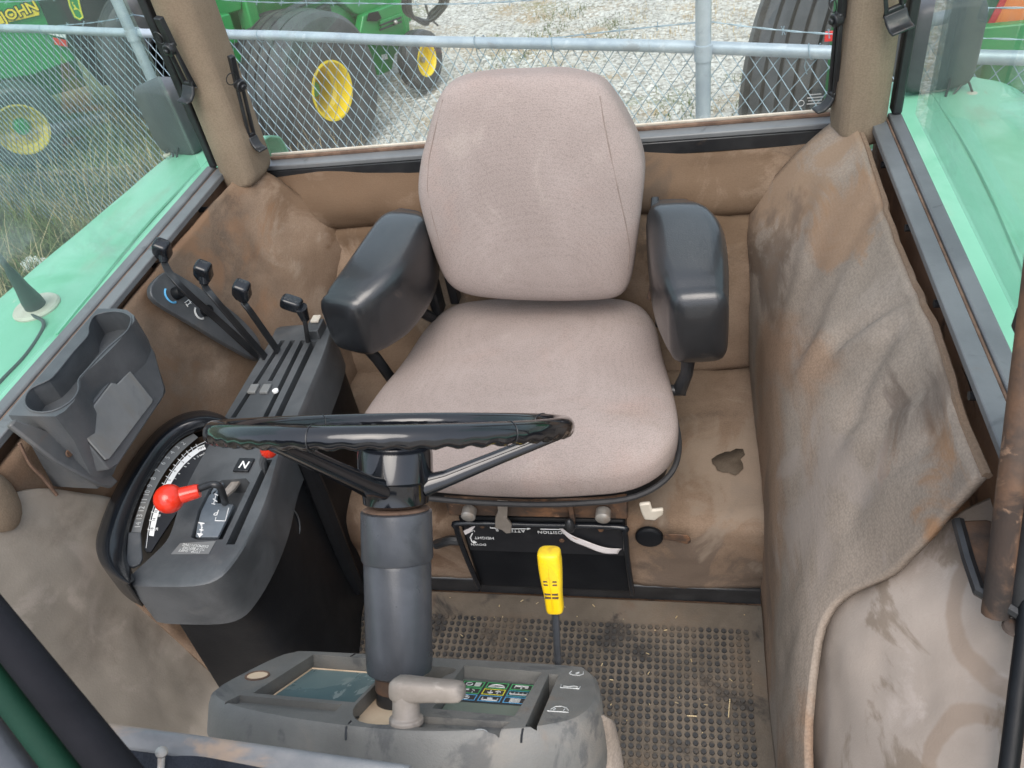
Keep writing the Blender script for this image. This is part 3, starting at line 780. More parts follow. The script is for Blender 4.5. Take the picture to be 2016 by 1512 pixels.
# rear wall: quilted cloth hanging from the rear sill, with a sagging seam
def rear_disp(p, u, v):
    d = (.012 * fb(p, 4, 3) + .006 * fb(p, 11)) * (.2 if p.z > .68 else 1)
    d += .022 * ridge(p, (.26, 1.56, .52), (.52, 1.5, .66), .03)
    d -= .015 * ridge(p, (-.55, 1.54, .50), (-.35, 1.52, .60), .02)
    return d
def rrow(z, y, b=0): return [(-.66 + 1.32 * i / 8, y - b * math.sin(math.pi * i / 8), z + .012 * math.sin(i * 1.7 + z * 9)) for i in range(9)]
patch([rrow(.706, 1.606), rrow(.692, 1.596, .002), rrow(.64, 1.565, .012), rrow(.60, 1.56, .012), rrow(.575, 1.572)], 6, 8, rear_disp).build('rear_panel', M['fabric'], cab, solid=.012, sharp=80)
patch([rrow(.585, 1.570), rrow(.572, 1.545), rrow(.50, 1.515, .016), rrow(.40, 1.485, .02), rrow(.30, 1.455, .01), rrow(.236, 1.43)], 6, 8, rear_disp).build('rear_panel', M['fabric'], cab, solid=.012, sharp=80)

# side linings
def side(rows, sgn): return [[(sgn * q[0], q[2] if len(q) > 2 else y, q[1]) for q in r] for y, r in rows]
SR = [(1.56, [(.47, .22), (.462, .38), (.458, .56), (.545, .69), (.632, .778)]),
      (1.40, [(.47, .22), (.468, .36), (.485, .52), (.565, .66), (.646, .745)]),
      (1.15, [(.47, .10), (.470, .31), (.500, .48), (.577, .63), (.649, .728)]),
      (.95, [(.47, .02), (.472, .29), (.505, .46), (.580, .615), (.652, .735)]),
      (.76, [(.472, 0, .56), (.476, .25, .62), (.508, .43), (.583, .59), (.650, .737)]),
      (.672, [(.474, 0, .40), (.480, .22, .46), (.512, .405, .675), (.588, .56), (.652, .737)])]
def onside(px, py):
    # the lining is close to this slanted plane
    return onp(px, py, V((.575, 1.0, .61)), V((-.83, 0, .56)).normalized())
cre = [(onside(1752, 405), onside(1598, 572), .010, .010), (onside(1758, 430), onside(1610, 590), -.009, .014),
       (onside(1812, 588), onside(1640, 700), .009, .010), (onside(1818, 612), onside(1650, 722), -.008, .014),
       (onside(1700, 620), onside(1560, 760), -.006, .02), (onside(1860, 760), onside(1640, 850), .006, .016), (onside(1880, 860), onside(1660, 960), .005, .014),
       (onside(1560, 420), onside(1520, 560), .006, .02), (onside(1660, 330), onside(1540, 470), -.006, .016), (onside(1600, 1060), onside(1560, 1180), .006, .014)]
def rdisp(p, u, v):
    d = .005 * fb(p, 4, 1) + .0018 * fb(p, 14, 4)
    d += .013 * ridge(p, (.655, 1.30, .735), (.53, 1.10, .52), .020)
    d -= .010 * ridge(p, (.655, 1.26, .73), (.53, 1.06, .50), .022)
    d += .011 * ridge(p, (.66, 1.02, .73), (.54, .87, .52), .018)
    d -= .008 * ridge(p, (.66, .985, .73), (.54, .84, .5), .02)
    d += .006 * ridge(p, (.63, .88, .69), (.51, .72, .42), .03)
    d += .008 * ridge(p, (.49, .70, .36), (.475, .68, .10), .012) - .01 * ridge(p, (.50, .74, .38), (.475, .76, .1), .014)
    for a_, b_, h_, w_ in cre:
        d += 1.7 * h_ * ridge(p, a_, b_, w_)
    d += .006 * ridge(p, (.60, 1.50, .74), (.49, 1.36, .50), .028)
    d -= .010 * ridge(p, (.575, 1.40, .68), (.50, 1.2, .5), .02)
    return -d
sp_ = patch(side(SR, 1), 12, 10, rdisp)
rp = sp_.build('side_lining', M['fabric_grey'], cab, solid=.012, sharp=80)
edge = [r[-1] for r in sp_.grid]
MB().tube([p + V((-.001, 0, .002 + .002 * noise.noise(p * 40))) for p in edge], .006, 6).build('lining_edge', M['fabric'], rp)
SL = [(1.56, [(.49, .22), (.48, .38), (.475, .56), (.55, .69), (.632, .772)]),
      (1.44, [(.50, .22), (.51, .38), (.535, .53), (.60, .66), (.655, .757)]),
      (1.30, [(.50, .15), (.53, .36), (.575, .50), (.625, .63), (.666, .754)]),
      (1.12, [(.50, .10), (.545, .33), (.600, .48), (.640, .61), (.670, .752)]),
      (.95, [(.51, .02), (.555, .30), (.612, .46), (.645, .60), (.670, .752)]),
      (.80, [(.53, 0), (.565, .28), (.618, .45), (.650, .59), (.672, .748)]),
      (.66, [(.55, 0), (.590, .26), (.628, .43), (.655, .57), (.674, .742)])]
def ldisp(p, u, v):
    d = .007 * fb(p, 5, 7) + .003 * fb(p, 15, 2)
    d += .014 * ridge(p, (-.655, 1.20, .745), (-.55, 1.32, .58), .03)
    d += .012 * ridge(p, (-.63, 1.44, .72), (-.50, 1.36, .46), .03)
    d -= .010 * ridge(p, (-.64, 1.25, .72), (-.53, 1.40, .54), .022)
    return d
patch(side(SL, -1), 12, 10, ldisp).build('side_lining', M['fabric'], cab, solid=.012, sharp=80)

# moulded covers in front of the linings
def vdisp(sgn):
    def f(p, u, v):
        d = .005 * fb(p, 4, 2) + .002 * fb(p, 13)
        if sgn > 0:
            for c, r in ((V((.66, .36, .60)), .115), (V((.735, .58, .66)), .10)):
                q = (p - c).length
                d -= .004 * math.exp(-((q - r) / .018) ** 2)
        return -sgn * d
    return f
CR = [(.715, [(.478, 0), (.486, .22), (.512, .385), (.60, .535), (.70, .665), (.86, .72)]),
      (.66, [(.480, 0), (.490, .23), (.527, .42), (.60, .545), (.70, .655), (.86, .71)]),
      (.55, [(.480, 0), (.492, .22), (.535, .40), (.60, .52), (.70, .62), (.86, .68)]),
      (.40, [(.478, 0), (.492, .18), (.535, .36), (.60, .47), (.70, .56), (.86, .62)]),
      (.22, [(.476, 0), (.492, .14), (.53, .30), (.60, .41), (.70, .49), (.86, .54)])]
patch(side(CR, 1), 14, 12, vdisp(1)).build('wheel_cover', M['vinyl_light'], cab, solid=.008, sharp=80)
CL = [(.90, [(.46, 0), (.535, .10), (.575, .20), (.590, .30), (.600, .38)]),
      (.80, [(.455, 0), (.55, .12), (.59, .26), (.606, .39), (.628, .50)]),
      (.735, [(.45, 0), (.565, .13), (.600, .29), (.622, .46), (.648, .60)]),
      (.675, [(.45, 0), (.575, .12), (.610, .29), (.640, .49), (.664, .685)]),
      (.60, [(.45, 0), (.580, .11), (.618, .29), (.650, .50), (.674, .72)]),
      (.50, [(.45, 0), (.585, .10), (.625, .28), (.655, .48), (.680, .70)]),
      (.25, [(.44, 0), (.59, .10), (.630, .26), (.66, .44), (.690, .66)])]
patch(side(CL, -1), 14, 12, vdisp(-1)).build('floor_side_cover', M['vinyl'], cab, solid=.008, sharp=80)

# door sills on both sides: satin strip, gasket line, outer strip
for sg in (1, -1):
    y0, y1 = (.66, 1.535) if sg > 0 else (.40, 1.535)
    so_ = 0 if sg > 0 else .013
    def sb(x0, x1, z0, z1, name, mat, bev=.003, parent=cab):
        return MB().box((sg * ((x0 + x1) / 2 + so_), (y0 + y1) / 2, (z0 + z1) / 2), (x1 - x0, y1 - y0, z1 - z0)).build(name, M[mat], parent, bevel=bev)
    rl = sb(.657, .6835, .764, .777, 'door_sill', 'rail', .002)
    sb(.684, .689, .755, .775, 'sill_gasket', 'gasket', .002, rl)
    sb(.6895, .713, .700, .779, 'sill_outer', 'rail', .003, rl)
    MB().box((sg * (.686 + so_), 1.09, .62), (.008, .97, .275)).build('inner_sheet', M['rust_sheet'], cab)
    for yy in (.80, .99, 1.19, 1.40):
        q = V((sg * (.672 + so_), yy, .745))
        MB().cyl(q + V((sg * .03, 0, 0)), q + V((-sg * .012, 0, 0)), .006, n=8).build('sill_bolt', M['black_metal'], rl)
MB().tube(catmull([(.690, 1.10, .70), (.684, 1.02, .72), (.686, .95, .70), (.684, .86, .71), (.686, .80, .69)], 6), .003, 6).build('loose_wire', M['black_metal'], cab)
# rear sill
rs = MB().box((0, 1.61, .733), (1.27, .036, .012)).build('rear_sill', M['rail'], cab, bevel=.003, seg=3)
MB().box((0, 1.611, .712), (1.27, .042, .0295)).build('sill_base', M['black_metal'], rs, bevel=.002)
MB().box((0, 1.627, .7425), (1.24, .008, .008)).build('sill_gasket', M['gasket'], rs, bevel=.002)
MB().box((0, 1.636, .747), (1.24, .005, .006)).build('glass_lip', M['offwhite'], rs, bevel=.0015)

# corner posts, clad in trim
TOPZ = 1.66
def post(sg):
    rows = []
    for z, g in ((.735, .8), (.76, 1.0), (.85, 1.0), (1.1, 1.0), (1.4, 1.0), (TOPZ, 1.0)):
        lean = .012 * (z - .76)
        prof = [(.598, 1.598), (.592, 1.545), (.606, 1.50), (.650, 1.484), (.682, 1.500), (.692, 1.545), (.690, 1.60)]
        rows.append([(sg * ((x - .645) * g + .645 - lean), y + .02 * (z - .76), z - .06 * (x - .645) * (1 if z < .8 else 0)) for x, y in prof])
    mb = MB().loft([[V(p) for p in r] for r in rows])
    return mb.build('corner_post', M['headliner'], cab, bevel=.012, seg=3, sharp=50)
postR = post(1); postL = post(-1)
for sg, po in ((1, postR), (-1, postL)):
    MB().box((sg * .703, 1.535, 1.22), (.018, .03, .88)).build('window_seal', M['black_metal'], po, bevel=.004)

# over-centre window latches hanging on the posts
def latch(name, parent, p, d, out, L=.13, w=.024):
    """p pivot, d along the arm, out = away from the post"""
    d = V(d).normalized(); out = V(out); out = (out - d * out.dot(d)).normalized(); s = d.cross(out)
    m = MB()
    R = Matrix((s, d, out)).transposed()
    def bxx(u0, u1, v0, v1, w0, w1):
        return m.box(p + s * (u0 + u1) / 2 + d * (v0 + v1) / 2 + out * (w0 + w1) / 2, (abs(u1 - u0), abs(v1 - v0), abs(w1 - w0)), R)
    bxx(-w / 2, -w / 2 + .006, 0, L, 0, .009); bxx(w / 2 - .006, w / 2, 0, L, 0, .009)
    bxx(-w / 2, w / 2, -.012, .012, 0, .009); bxx(-w / 2, w / 2, L - .014, L, 0, .009)
    o = m.build(name, M['black_metal'], parent, bevel=.0025)
    h = MB()
    prof = [(L - .004, .004), (L + .010, .012), (L + .018, .026), (L + .016, .040), (L + .011, .040), (L + .011, .026), (L + .004, .016), (L - .008, .010)]
    h.prism([p + d * a + out * b - s * w * .62 for a, b in prof], s * w * 1.24)
    h.build('latch_handle', M['black_metal'], parent, bevel=.003)
    k = MB().cyl(p, p + out * .016, .012, n=14); k.cyl(p + out * .016, p + out * .022, .006, n=8)
    k.build('latch_pivot', M['black_metal'], parent, bevel=.002)
    b = MB().box(p - d * .03 + out * .0, (w * .7, .06, .012), R)
    b.build('latch_bracket', M['black_metal'], parent, bevel=.002)
    ringp = [p - d * .02 + s * .016 + (s * math.cos(a) + d * math.sin(a)) * .012 + out * .008 for a in [2 * math.pi * i / 14 for i in range(14)]]
    MB().tube(ringp, .0011, 5, closed=True).build('split_ring', M['black_metal'], parent)
pa = at(340, 92, y=1.47); pb = at(386, 186, y=1.49)
latch('window_latch', postL, pa, pb - pa, V((-.35, -1, 0)), L=.085)
pa = at(468, 165, y=1.53); pb = at(505, 318, y=1.55)
latch('window_latch', postL, pa, pb - pa, V((.8, -.5, 0)), L=.125, w=.018)
pa = at(1656, 36, y=1.53); pb = at(1640, 232, y=1.55)
latch('window_latch', postR, pa, pb - pa, V((-.9, -.4, 0)), L=.150, w=.018)
pa = at(1752, -70, y=1.46); pb = at(1760, 45, y=1.48)
latch('window_latch', postR, pa, pb - pa, V((.2, -1, 0)), L=.085, w=.03)

# glass
MB().box((0, 1.640, 1.200), (1.24, .004, .91)).build('rear_window', M['glass_rear'], cab, smooth=False)
MB().box((.738, 1.09, 1.215), (.005, .87, .875)).build('side_window', M['glass_side'], cab, smooth=False)
MB().box((-.738, .96, 1.215), (.005, 1.13, .875)).build('side_window', M['glass_side'], cab, smooth=False)
# maker's etching on the rear glass
q0 = at(1601, 190, y=1.634)
for k, wd in enumerate((.022, .030, .026, .030)):
    MB().box(q0 + V((.004, 0, .004 - .0062 * k)), (wd, .0004, .0022)).build('glass_etching', M['white_worn'], cab)
MB().tube([q0 + V((-.022 + .006 * math.cos(a), 0, -.012 + .006 * math.sin(a))) for a in [i * math.pi / 7 for i in range(14)]], .0007, 4, closed=True).build('glass_etching', M['white_worn'], cab)

# front corner post at the right, its foot bracket, and the lower door seal
fp0, fp1 = V((.650, .565, .66)), V((.655, .72, .99))
ax = (fp1 - fp0).normalized()
fpost = MB()
fpost.tube([fp0 - ax * .02, fp0 + ax * .95], .0145, 12)
fpb = fpost.build('front_post', M['rust'], cab)
MB().tube([fp0 + V((.025, -.004, -.01)), fp0 + V((.026, -.002, .01)) + ax * .15], .017, 12).build('post_damper', M['black_metal'], fpb)
MB().tube([fp0 + V((.025, 0, .01)) + ax * .15, fp0 + V((.025, 0, .01)) + ax * .6], .011, 12).build('damper_rod', M['black_metal'], fpb)
MB().box(at(2012, 632, x=.66), (.012, .02, .03)).build('door_catch', M['black_metal'], fpb, bevel=.004)
bk = [at(1884, 1032, z=.655), at(1940, 1030, z=.66), at(1985, 1045, z=.665), at(2040, 1130, z=.66), at(2060, 1240, z=.65), at(2016, 1222, z=.65), at(1960, 1188, z=.65), at(1925, 1170, z=.65), at(1905, 1110, z=.652)]
MB().prism(bk, V((0, 0, .008))).build('post_foot', M['rust'], fpb, bevel=.003)
MB().tube([p + V((0, 0, .006)) for p in (bk[0], bk[8], bk[7], bk[6], bk[5], bk[4])], .0075, 8).build('foot_flange', M['black_metal'], fpb)
c = at(1968, 1138, z=.668)
MB().lathe([(.009, 0), (.009, .005), (.005, .006), (.005, .010), (.001, .0105)], c, (0, 0, 1), 14).build('foot_bolt', M['black_metal'], fpb)
c = at(1996, 1236, z=.645)
MB().lathe([(.012, 0), (.010, .003), (.001, .004)], c, (0, 0, 1), 18).build('cover_screw', M['rust'], cab)
a0, a1 = V((.688, .60, .70)), V((.638, .40, .555))
MB().tube(catmull([a0, (a0 + a1) / 2, a1, a1 * 1.5 - a0 * .5 + V((0, 0, -.02))], 4), .010, 10).build('door_seal', M['plastic_dark'], cab)
# matching corner at the left: stacked frame strips, the green one a painted reflection
l0, l1 = CAM + ray(-40, 1135) * .60, CAM + ray(320, 1572) * .50
dl = (l1 - l0)
for k, (mat, r) in enumerate((('frame_black', .013), ('green_reflection', .010), ('collar', .013), ('frame_black', .012), ('rail', .02))):
    off = V((-.024, -.012, -.012)) * (k + .45)
    MB().tube([l0 - dl * .3 + off, l1 + dl * .3 + off], r, 14).build('front_frame_strip', M[mat], cab)
# cloth wad at the left edge, and a taped wire beside the cup tray
MB().sphere(at(-14, 985, x=-.66), .035, 16, 10, (.6, 1.0, 1.7)).build('post_padding', M['headliner'], cab)
MB().tube(catmull([at(38, 872, x=-.655), at(60, 915, x=-.655), at(84, 940, x=-.65), at(112, 975, x=-.645)], 6), .0028, 6).build('taped_wire', M['gasket'], cab)

# ---- rubber floor mat with moulded studs
mat_ = thing('floor_mat', 'black studded rubber floor mat dulled with clay dust', 'floor mat', (0, .48, 0))
MB().box((.0, .47, -.004), (.945, 1.0, .008)).build('sheet', M['mat'], mat_, bevel=.003)
st = MB()
pitch = .0145
i = 0
y = .905
nst = 0
while y > .30:
    x = -.40
    while x < .46:
        if not (x > .438 - .03 * (y < .55)):
            r = .0053
            jx, jy = random.uniform(-.0006, .0006), random.uniform(-.0006, .0006)
            ring0 = [(x + jx + r * math.cos(a), y + jy + r * math.sin(a), .0) for a in [k * math.pi / 4 for k in range(8)]]
            ring1 = [(x + jx + r * .86 * math.cos(a), y + jy + r * .82 * math.sin(a), .0042) for a in [k * math.pi / 4 for k in range(8)]]
            st.add(ring0 + ring1, [(k, (k + 1) % 8, 8 + (k + 1) % 8, 8 + k) for k in range(8)] + [tuple(range(8, 16))])
        x += pitch
    y -= pitch
gr = MB()
for i in range(90):
    p = V((random.uniform(-.3, .45), random.uniform(.35, .955), .004)); a = random.uniform(0, 6.28); L = random.choice((.0008, .001, .0014, .002, .0035))
    gr.tube([p - V((math.cos(a), math.sin(a), 0)) * L, p + V((math.cos(a), math.sin(a), .02)) * L], random.uniform(.0005, .0012), 4)
go = gr.build('grit', M['straw'], mat_, clean=False); go['kind'] = 'stuff'
so = st.build('stud', M['stud'], mat_, clean=False)
so['kind'] = 'stuff'
MB().tube([at(1437, 1376, z=.004), at(1434, 1412, z=.005)], .0012, 5).build('straw_bit', M['straw'], mat_)
MB().tube([at(1353, 1409, z=.004), at(1372, 1410, z=.005)], .0012, 5).build('straw_bit', M['straw'], mat_)

# ================================================================== DRIVER'S SEAT
seat = thing('driver_seat', 'beige knit driver seat with black padded armrests on a black pedestal', 'seat', (0.02, 1.15, .24))
SQ = lambda a, p: math.copysign(abs(a) ** p, a)
# cushion
co = [V(p) for p in [(.02, .928, 0), (.13, .932, 0), (.225, .945, 0), (.285, .985, 0), (.302, 1.05, 0), (.292, 1.14, 0), (.272, 1.24, 0), (.252, 1.345, 0), (.205, 1.405, 0), (.10, 1.425, 0), (.0, 1.43, 0), (-.11, 1.428, 0), (-.195, 1.41, 0), (-.240, 1.345, 0), (-.268, 1.24, 0), (-.30, 1.14, 0), (-.315, 1.05, 0), (-.295, .985, 0), (-.225, .945, 0), (-.11, .932, 0)]]
co = [V((p.x, p.y, .425)) for p in catmull(co, 5, True)]
pl = pillow(co, (.0, 1.16, .425), (0, 0, 1), (0, 1, 0), .048, .05, .50, 26, .016)
pl.v = [p + V((0, 0, -.030 * max(0, (1.02 - p.y) / .1) ** 1.6 if p.y < 1.02 else .06 * max(0, p.y - 1.2))) for p in pl.v]
cush = pl.build('cushion', M['seat'], seat, sharp=80)
low = [V((.0 + (p.x) * 1.0, 1.16 + (p.y - 1.16) * 1.0, .386 - .030 * max(0, (1.02 - p.y) / .1) ** 1.6 if p.y < 1.02 else .386)) for p in co]
MB().tube(low, .0055, 7, closed=True).build('welt', M['piping'], cush)
panpts = [V((p.x * .93, 1.16 + (p.y - 1.16) * .93, .335)) for p in co[::2]]
MB().prism(panpts, V((0, 0, .035))).build('cushion_pan', M['plastic_dark'], seat, bevel=.004)
# boxing panel at the front corner, a shade paler than the top
# backrest
B0 = V((.035, 1.365, .75)); BN = V((0, -.985, .17)).normalized()
bo_px = [(1040, 140), (1100, 138), (1150, 146), (1187, 160), (1213, 190), (1238, 232), (1260, 280), (1270, 330), (1264, 400), (1254, 480), (1242, 545), (1215, 575), (1140, 582), (1060, 582), (980, 578), (920, 568), (886, 545), (862, 495), (842, 430), (829, 370), (834, 310), (848, 255), (862, 205), (884, 165), (930, 148), (985, 142)]
bo = catmull([onp(x, y, B0, BN) for x, y in bo_px], 4, True)
bkm = pillow(bo, B0, BN, (0, 0, 1), .050, .075, .42, 28, .022)
back = bkm.build('backrest', M['seat'], seat, sharp=80)
# seams that follow the side boxing of the backrest
def on_back(px, py):
    p = onp(px, py, B0, BN); d = ray(px, py).normalized()
    best = None
    from mathutils.bvhtree import BVHTree
    global _bvh
    if '_bvh' not in globals(): _bvh = BVHTree.FromPolygons([tuple(v) for v in bkm.v], bkm.f)
    hit = _bvh.ray_cast(CAM, d)
    return (hit[0] - d * .0004) if hit[0] else p
MB().tube([on_back(x, y) for x, y in [(1180, 152), (1181, 190), (1188, 235), (1201, 300), (1216, 370), (1232, 440), (1240, 490), (1236, 530)]], .0010, 5).build('seam', M['seat_seam'], back)
MB().tube([on_back(x, y) for x, y in [(872, 196), (858, 250), (845, 310), (841, 370), (852, 430), (872, 500)]], .0009, 5).build('seam', M['seat_seam'], back)
MB().prism([V((p.x * .86 + .005, p.y + .055, .75 + (p.z - .76) * .84)) for p in bo[::2]], BN * -.03).build('back_shell', M['plastic_dark'], seat, bevel=.006)
# side irons, hinge plates
MB().box((-.222, 1.395, .565), (.020, .05, .22)).build('side_iron', M['black_metal'], seat, bevel=.004)
MB().box((.262, 1.39, .56), (.016, .06, .28)).build('side_iron', M['black_metal'], seat, bevel=.004)
for xx in (-.19, -.08, .02, .15):
    MB().box((xx, 1.43, .51), (.02, .03, .10)).build('back_rib', M['black_metal'], seat, bevel=.003)
# armrests
def armrest(sec, name):
    rings = []
    for (i, o, zt, zb, rnd) in sec:
        a = at(i[0], i[1], z=zt); b = at(o[0], o[1], z=zt)
        w = b - a; c = (a + b) / 2; hw = w / 2
        cz = (zt + zb) / 2; hz = (zt - zb) / 2
        rg = []
        for k in range(28):
            t = 2 * math.pi * k / 28
            rg.append(V((c.x, c.y, cz)) + V((hw.x, hw.y, 0)) * SQ(math.cos(t), .42) * rnd + V((0, 0, hz)) * SQ(math.sin(t), .42) * rnd)
        rings.append(rg)
    pts = list(zip(*rings))
    dense = [catmull(list(p), 5) for p in pts]
    rings = [list(r) for r in zip(*dense)]
    def endcap(rg, nxt, depth):
        c = sum(rg, V((0, 0, 0))) / len(rg); d = c - sum(nxt, V((0, 0, 0))) / len(nxt); d.z *= .3; d.normalize()
        out_ = []
        for t in (.25, .5, .7, .85, .95, .995):
            k = (1 - t ** 2.6) ** (1 / 2.6)
            out_.append([c + (p - c) * (.12 + .88 * k) + d * depth * t for p in rg])
        return out_
    rings = endcap(rings[0], rings[3], .012)[::-1] + rings + endcap(rings[-1], rings[-4], .026)
    return MB().loft(rings).build(name, M['vinyl_black'], seat, sharp=75)
armR = armrest([((1276, 388), (1372, 384), .708, .60, .86), ((1270, 406), (1402, 400), .722, .575, 1), ((1272, 440), (1428, 430), .724, .55, 1), ((1280, 490), (1436, 480), .718, .54, 1), ((1298, 540), (1437, 530), .706, .538, 1), ((1312, 572), (1436, 564), .694, .540, 1)], 'armrest')
armL = armrest([((838, 412), (768, 400), .710, .59, .86), ((842, 430), (738, 420), .720, .575, 1), ((822, 476), (700, 468), .718, .56, 1), ((784, 528), (664, 520), .710, .555, 1), ((742, 568), (640, 556), .698, .555, 1), ((716, 590), (632, 574), .688, .556, 1)], 'armrest')
MB().sphere(at(836, 545, z=.60), .028, 16, 10, (.8, 1.2, .9)).build('armrest_lobe', M['vinyl_black'], armL)
m = MB(); a = at(1357, 690, y=1.16); b = at(1352, 735, y=1.16); c = at(1338, 768, y=1.16)
m.tube([a, b, c], [.014, .012, .014], 10); m.cyl(c + V((-.03, 0, 0)), c + V((.012, 0, 0)), .011, n=14)
m.build('armrest_bracket', M['black_metal'], armR, bevel=.001)
m = MB(); a = at(700, 660, y=1.20); b = at(742, 706, y=1.22); c = at(772, 748, y=1.24)
m.tube([a, b, c], [.012, .012, .012], 10)
m.build('armrest_bracket', M['black_metal'], armL)
m = MB(); m.tube([at(800, 585, y=1.30), at(822, 610, y=1.32), at(850, 625, y=1.36)], .012, 8)
m.build('armrest_bracket', M['black_metal'], armL)
MB().tube([at(1282, 500, y=1.30), at(1285, 560, y=1.30), at(1279, 588, y=1.30)], .006, 8).build('recline_tab', M['rust'], seat)
# pedestal with its decal
PY = .955
MB().box((.036, 1.16, .158), (.328, .40, .236)).build('pedestal', M['plastic_dark'], seat, bevel=.006)
px0, px1 = -.128, .200
rodz = .283
rod = MB(); rod.tube(catmull([(px0 + .004, PY - .004, .05), (px0, PY - .012, .18), (px0, PY - .014, rodz - .02), (px0 + .012, PY - .014, rodz), (.03, PY - .014, rodz), (px1 - .012, PY - .014, rodz), (px1, PY - .014, rodz - .02), (px1, PY - .012, .18), (px1 + .002, PY - .004, .05)], 6), .0058, 10)
rod.build('release_bar', M['gloss_dusty'], seat)
MB().box((.036, PY + .004, .330), (.345, .03, .055)).build('slide_rail', M['rust'], seat, bevel=.003)
for bxp, byp in ((925, 1003), (1188, 1006)):
    q = at(bxp, byp, y=PY - .014)
    MB().lathe([(.014, 0), (.014, .018), (.010, .021), (.001, .021)], q, (0, -1, 0), 20).build('rail_bolt', M['steel'], seat)
q = at(990, 1000, y=PY - .018)
m = MB(); m.prism([at(x, y, y=PY - .022) for x, y in [(978, 988), (1000, 990), (998, 1022), (1007, 1034), (1006, 1050), (996, 1051), (988, 1044), (974, 1040), (975, 1020), (980, 1008)]], V((0, .006, 0)))
m.build('slide_lever', M['lever_grey'], seat, bevel=.0015)
m = MB(); m.box(at(1126, 1010, y=PY - .02), (.008, .01, .05))
o = m.build('lock_lever', M['rust'], seat)
MB().sphere(at(1122, 1035, y=PY - .03), .0125, 14, 10, (.75, .8, 1.5)).build('knob', M['black_metal'], o)
m = MB(); m.prism([at(x, y, y=PY - .015) for x, y in [(1258, 994), (1280, 992), (1284, 1006), (1306, 1004), (1306, 1014), (1290, 1026), (1268, 1024), (1262, 1010)]], V((0, .008, 0)))
m.build('tilt_lever', M['offwhite'], seat, bevel=.003)
dec = PY - .0035
P = lambda x, y, d=0.0: at(x, y, y=dec - d)
MB().prism([P(912, 1034), P(1224, 1036), P(1230, 1094), P(926, 1083)], V((0, .002, 0))).build('decal', M['ink'], seat)
xr, ur = (-1, 0, 0), (0, 0, -1)
def dt(s, x, y, size, mat='white'): return textmesh(s, size, P(x, y, .001), xr, ur, M[mat], 'lettering', seat, .0003)
dt('HEIGHT', 953, 1059, .0115); dt('DOWN', 942, 1072, .0095); dt('UP', 930, 1045, .0085)
dt('ATTE', 1019, 1045, .0125); dt('R', 978, 1043, .0125); dt('LOCK', 1024, 1034, .0085)
dt('POSITION', 1086, 1048, .0125); dt('UNLOCK', 1077, 1037, .0085)
dt('RIDE', 1177, 1079, .0105); dt('FT', 1205, 1088, .0100)
ln = MB()
ln.tube([P(1002, 1041, .001), P(1042, 1041, .001)], .0011, 4); ln.prism([P(1038, 1038.5, .001), P(1045, 1041, .001), P(1038, 1043.5, .001)], V((0, .0004, 0)))
ln.tube([P(1064, 1041.5, .001), P(1107, 1042.5, .001)], .0011, 4)
ln.tube([P(978, 1040, .001), P(965, 1039, .001), P(965, 1035, .001)], .0012, 4)
ln.tube([P(x, y, .001) for x, y in [(930, 1050), (926, 1058), (929, 1066), (934, 1069)]], .0014, 5)
ln.prism([P(932, 1064, .001), P(939, 1068, .001), P(932, 1071, .001)], V((0, .0004, 0)))
ln.build('decal_marks', M['white'], seat)
for x, y in ((1106, 1064), (1183, 1043), (949, 1036)):
    MB().lathe([(.0055, 0), (.0045, .002), (.001, .0022)], P(x, y, .0005), (0, -1, 0), 12).build('screw', M['rust'], seat)
# peeling strip of the sticker, curled away from the plate
pe = [(1100, 1034), (1122, 1052), (1150, 1064), (1190, 1078), (1224, 1081)]
pe2 = [(1102, 1042), (1124, 1064), (1154, 1077), (1186, 1089), (1216, 1091)]
m = patch([[P(x, y, .002 + .006 * math.sin(math.pi * (i / 4))) for i, (x, y) in enumerate(r)] for r in (pe, [((a[0] + b[0]) / 2, (a[1] + b[1]) / 2 - 2) for a, b in zip(pe, pe2)], pe2)], 4, 5)
m.build('peeling_sticker', M['paper'], seat, solid=.0006)
m = MB(); m.prism([P(x, y, .002) for x, y in [(912, 1046), (928, 1038), (936, 1036), (926, 1048), (916, 1053)]], V((0, .001, 0))); m.build('peeling_sticker', M['paper'], seat)
# rust streaks of the pedestal foot and the strap at its left
MB().tube(catmull([at(858, 1072, y=.955), at(885, 1064, y=.95), (px0 - .006, PY - .006, .215)], 5), [.010] * 11, 8).build('height_lever', M['black_metal'], seat)
# turning knob on the platform cloth
q = at(1278, 1057, y=.972)
m = MB().lathe([(.0265, 0), (.0265, .007), (.022, .010), (.001, .0105)], q + V((0, .004, 0)), (0, -1, .06), 28)
kn = thing('turn_knob', 'round black turn knob with a finger tab on the cloth right of the seat pedestal', 'knob', q)
m.build('disc', M['plastic_dark'], kn, bevel=.001)
m = MB().loft([[at(1306, 1057, y=.950) + V((0, 0, s)) for s in (-.006 * 1.4, .006 * 1.4)] + [at(1306, 1057, y=.972) + V((0, 0, s)) for s in (.006 * 1.4, -.006 * 1.4)],
               [at(1325, 1058, y=.946) + V((0, 0, s)) for s in (-.008 * 1.4, .008 * 1.4)] + [at(1325, 1058, y=.97) + V((0, 0, s)) for s in (.008 * 1.4, -.008 * 1.4)],
               [at(1352, 1062, y=.944) + V((0, 0, s)) for s in (-.010 * 1.4, .010 * 1.4)] + [at(1352, 1062, y=.966) + V((0, 0, s)) for s in (.010 * 1.4, -.010 * 1.4)],
               [at(1360, 1064, y=.946) + V((0, 0, s)) for s in (-.006 * 1.4, .006 * 1.4)] + [at(1360, 1064, y=.964) + V((0, 0, s)) for s in (.006 * 1.4, -.006 * 1.4)]])
m.build('finger_tab', M['rust'], kn, bevel=.003)

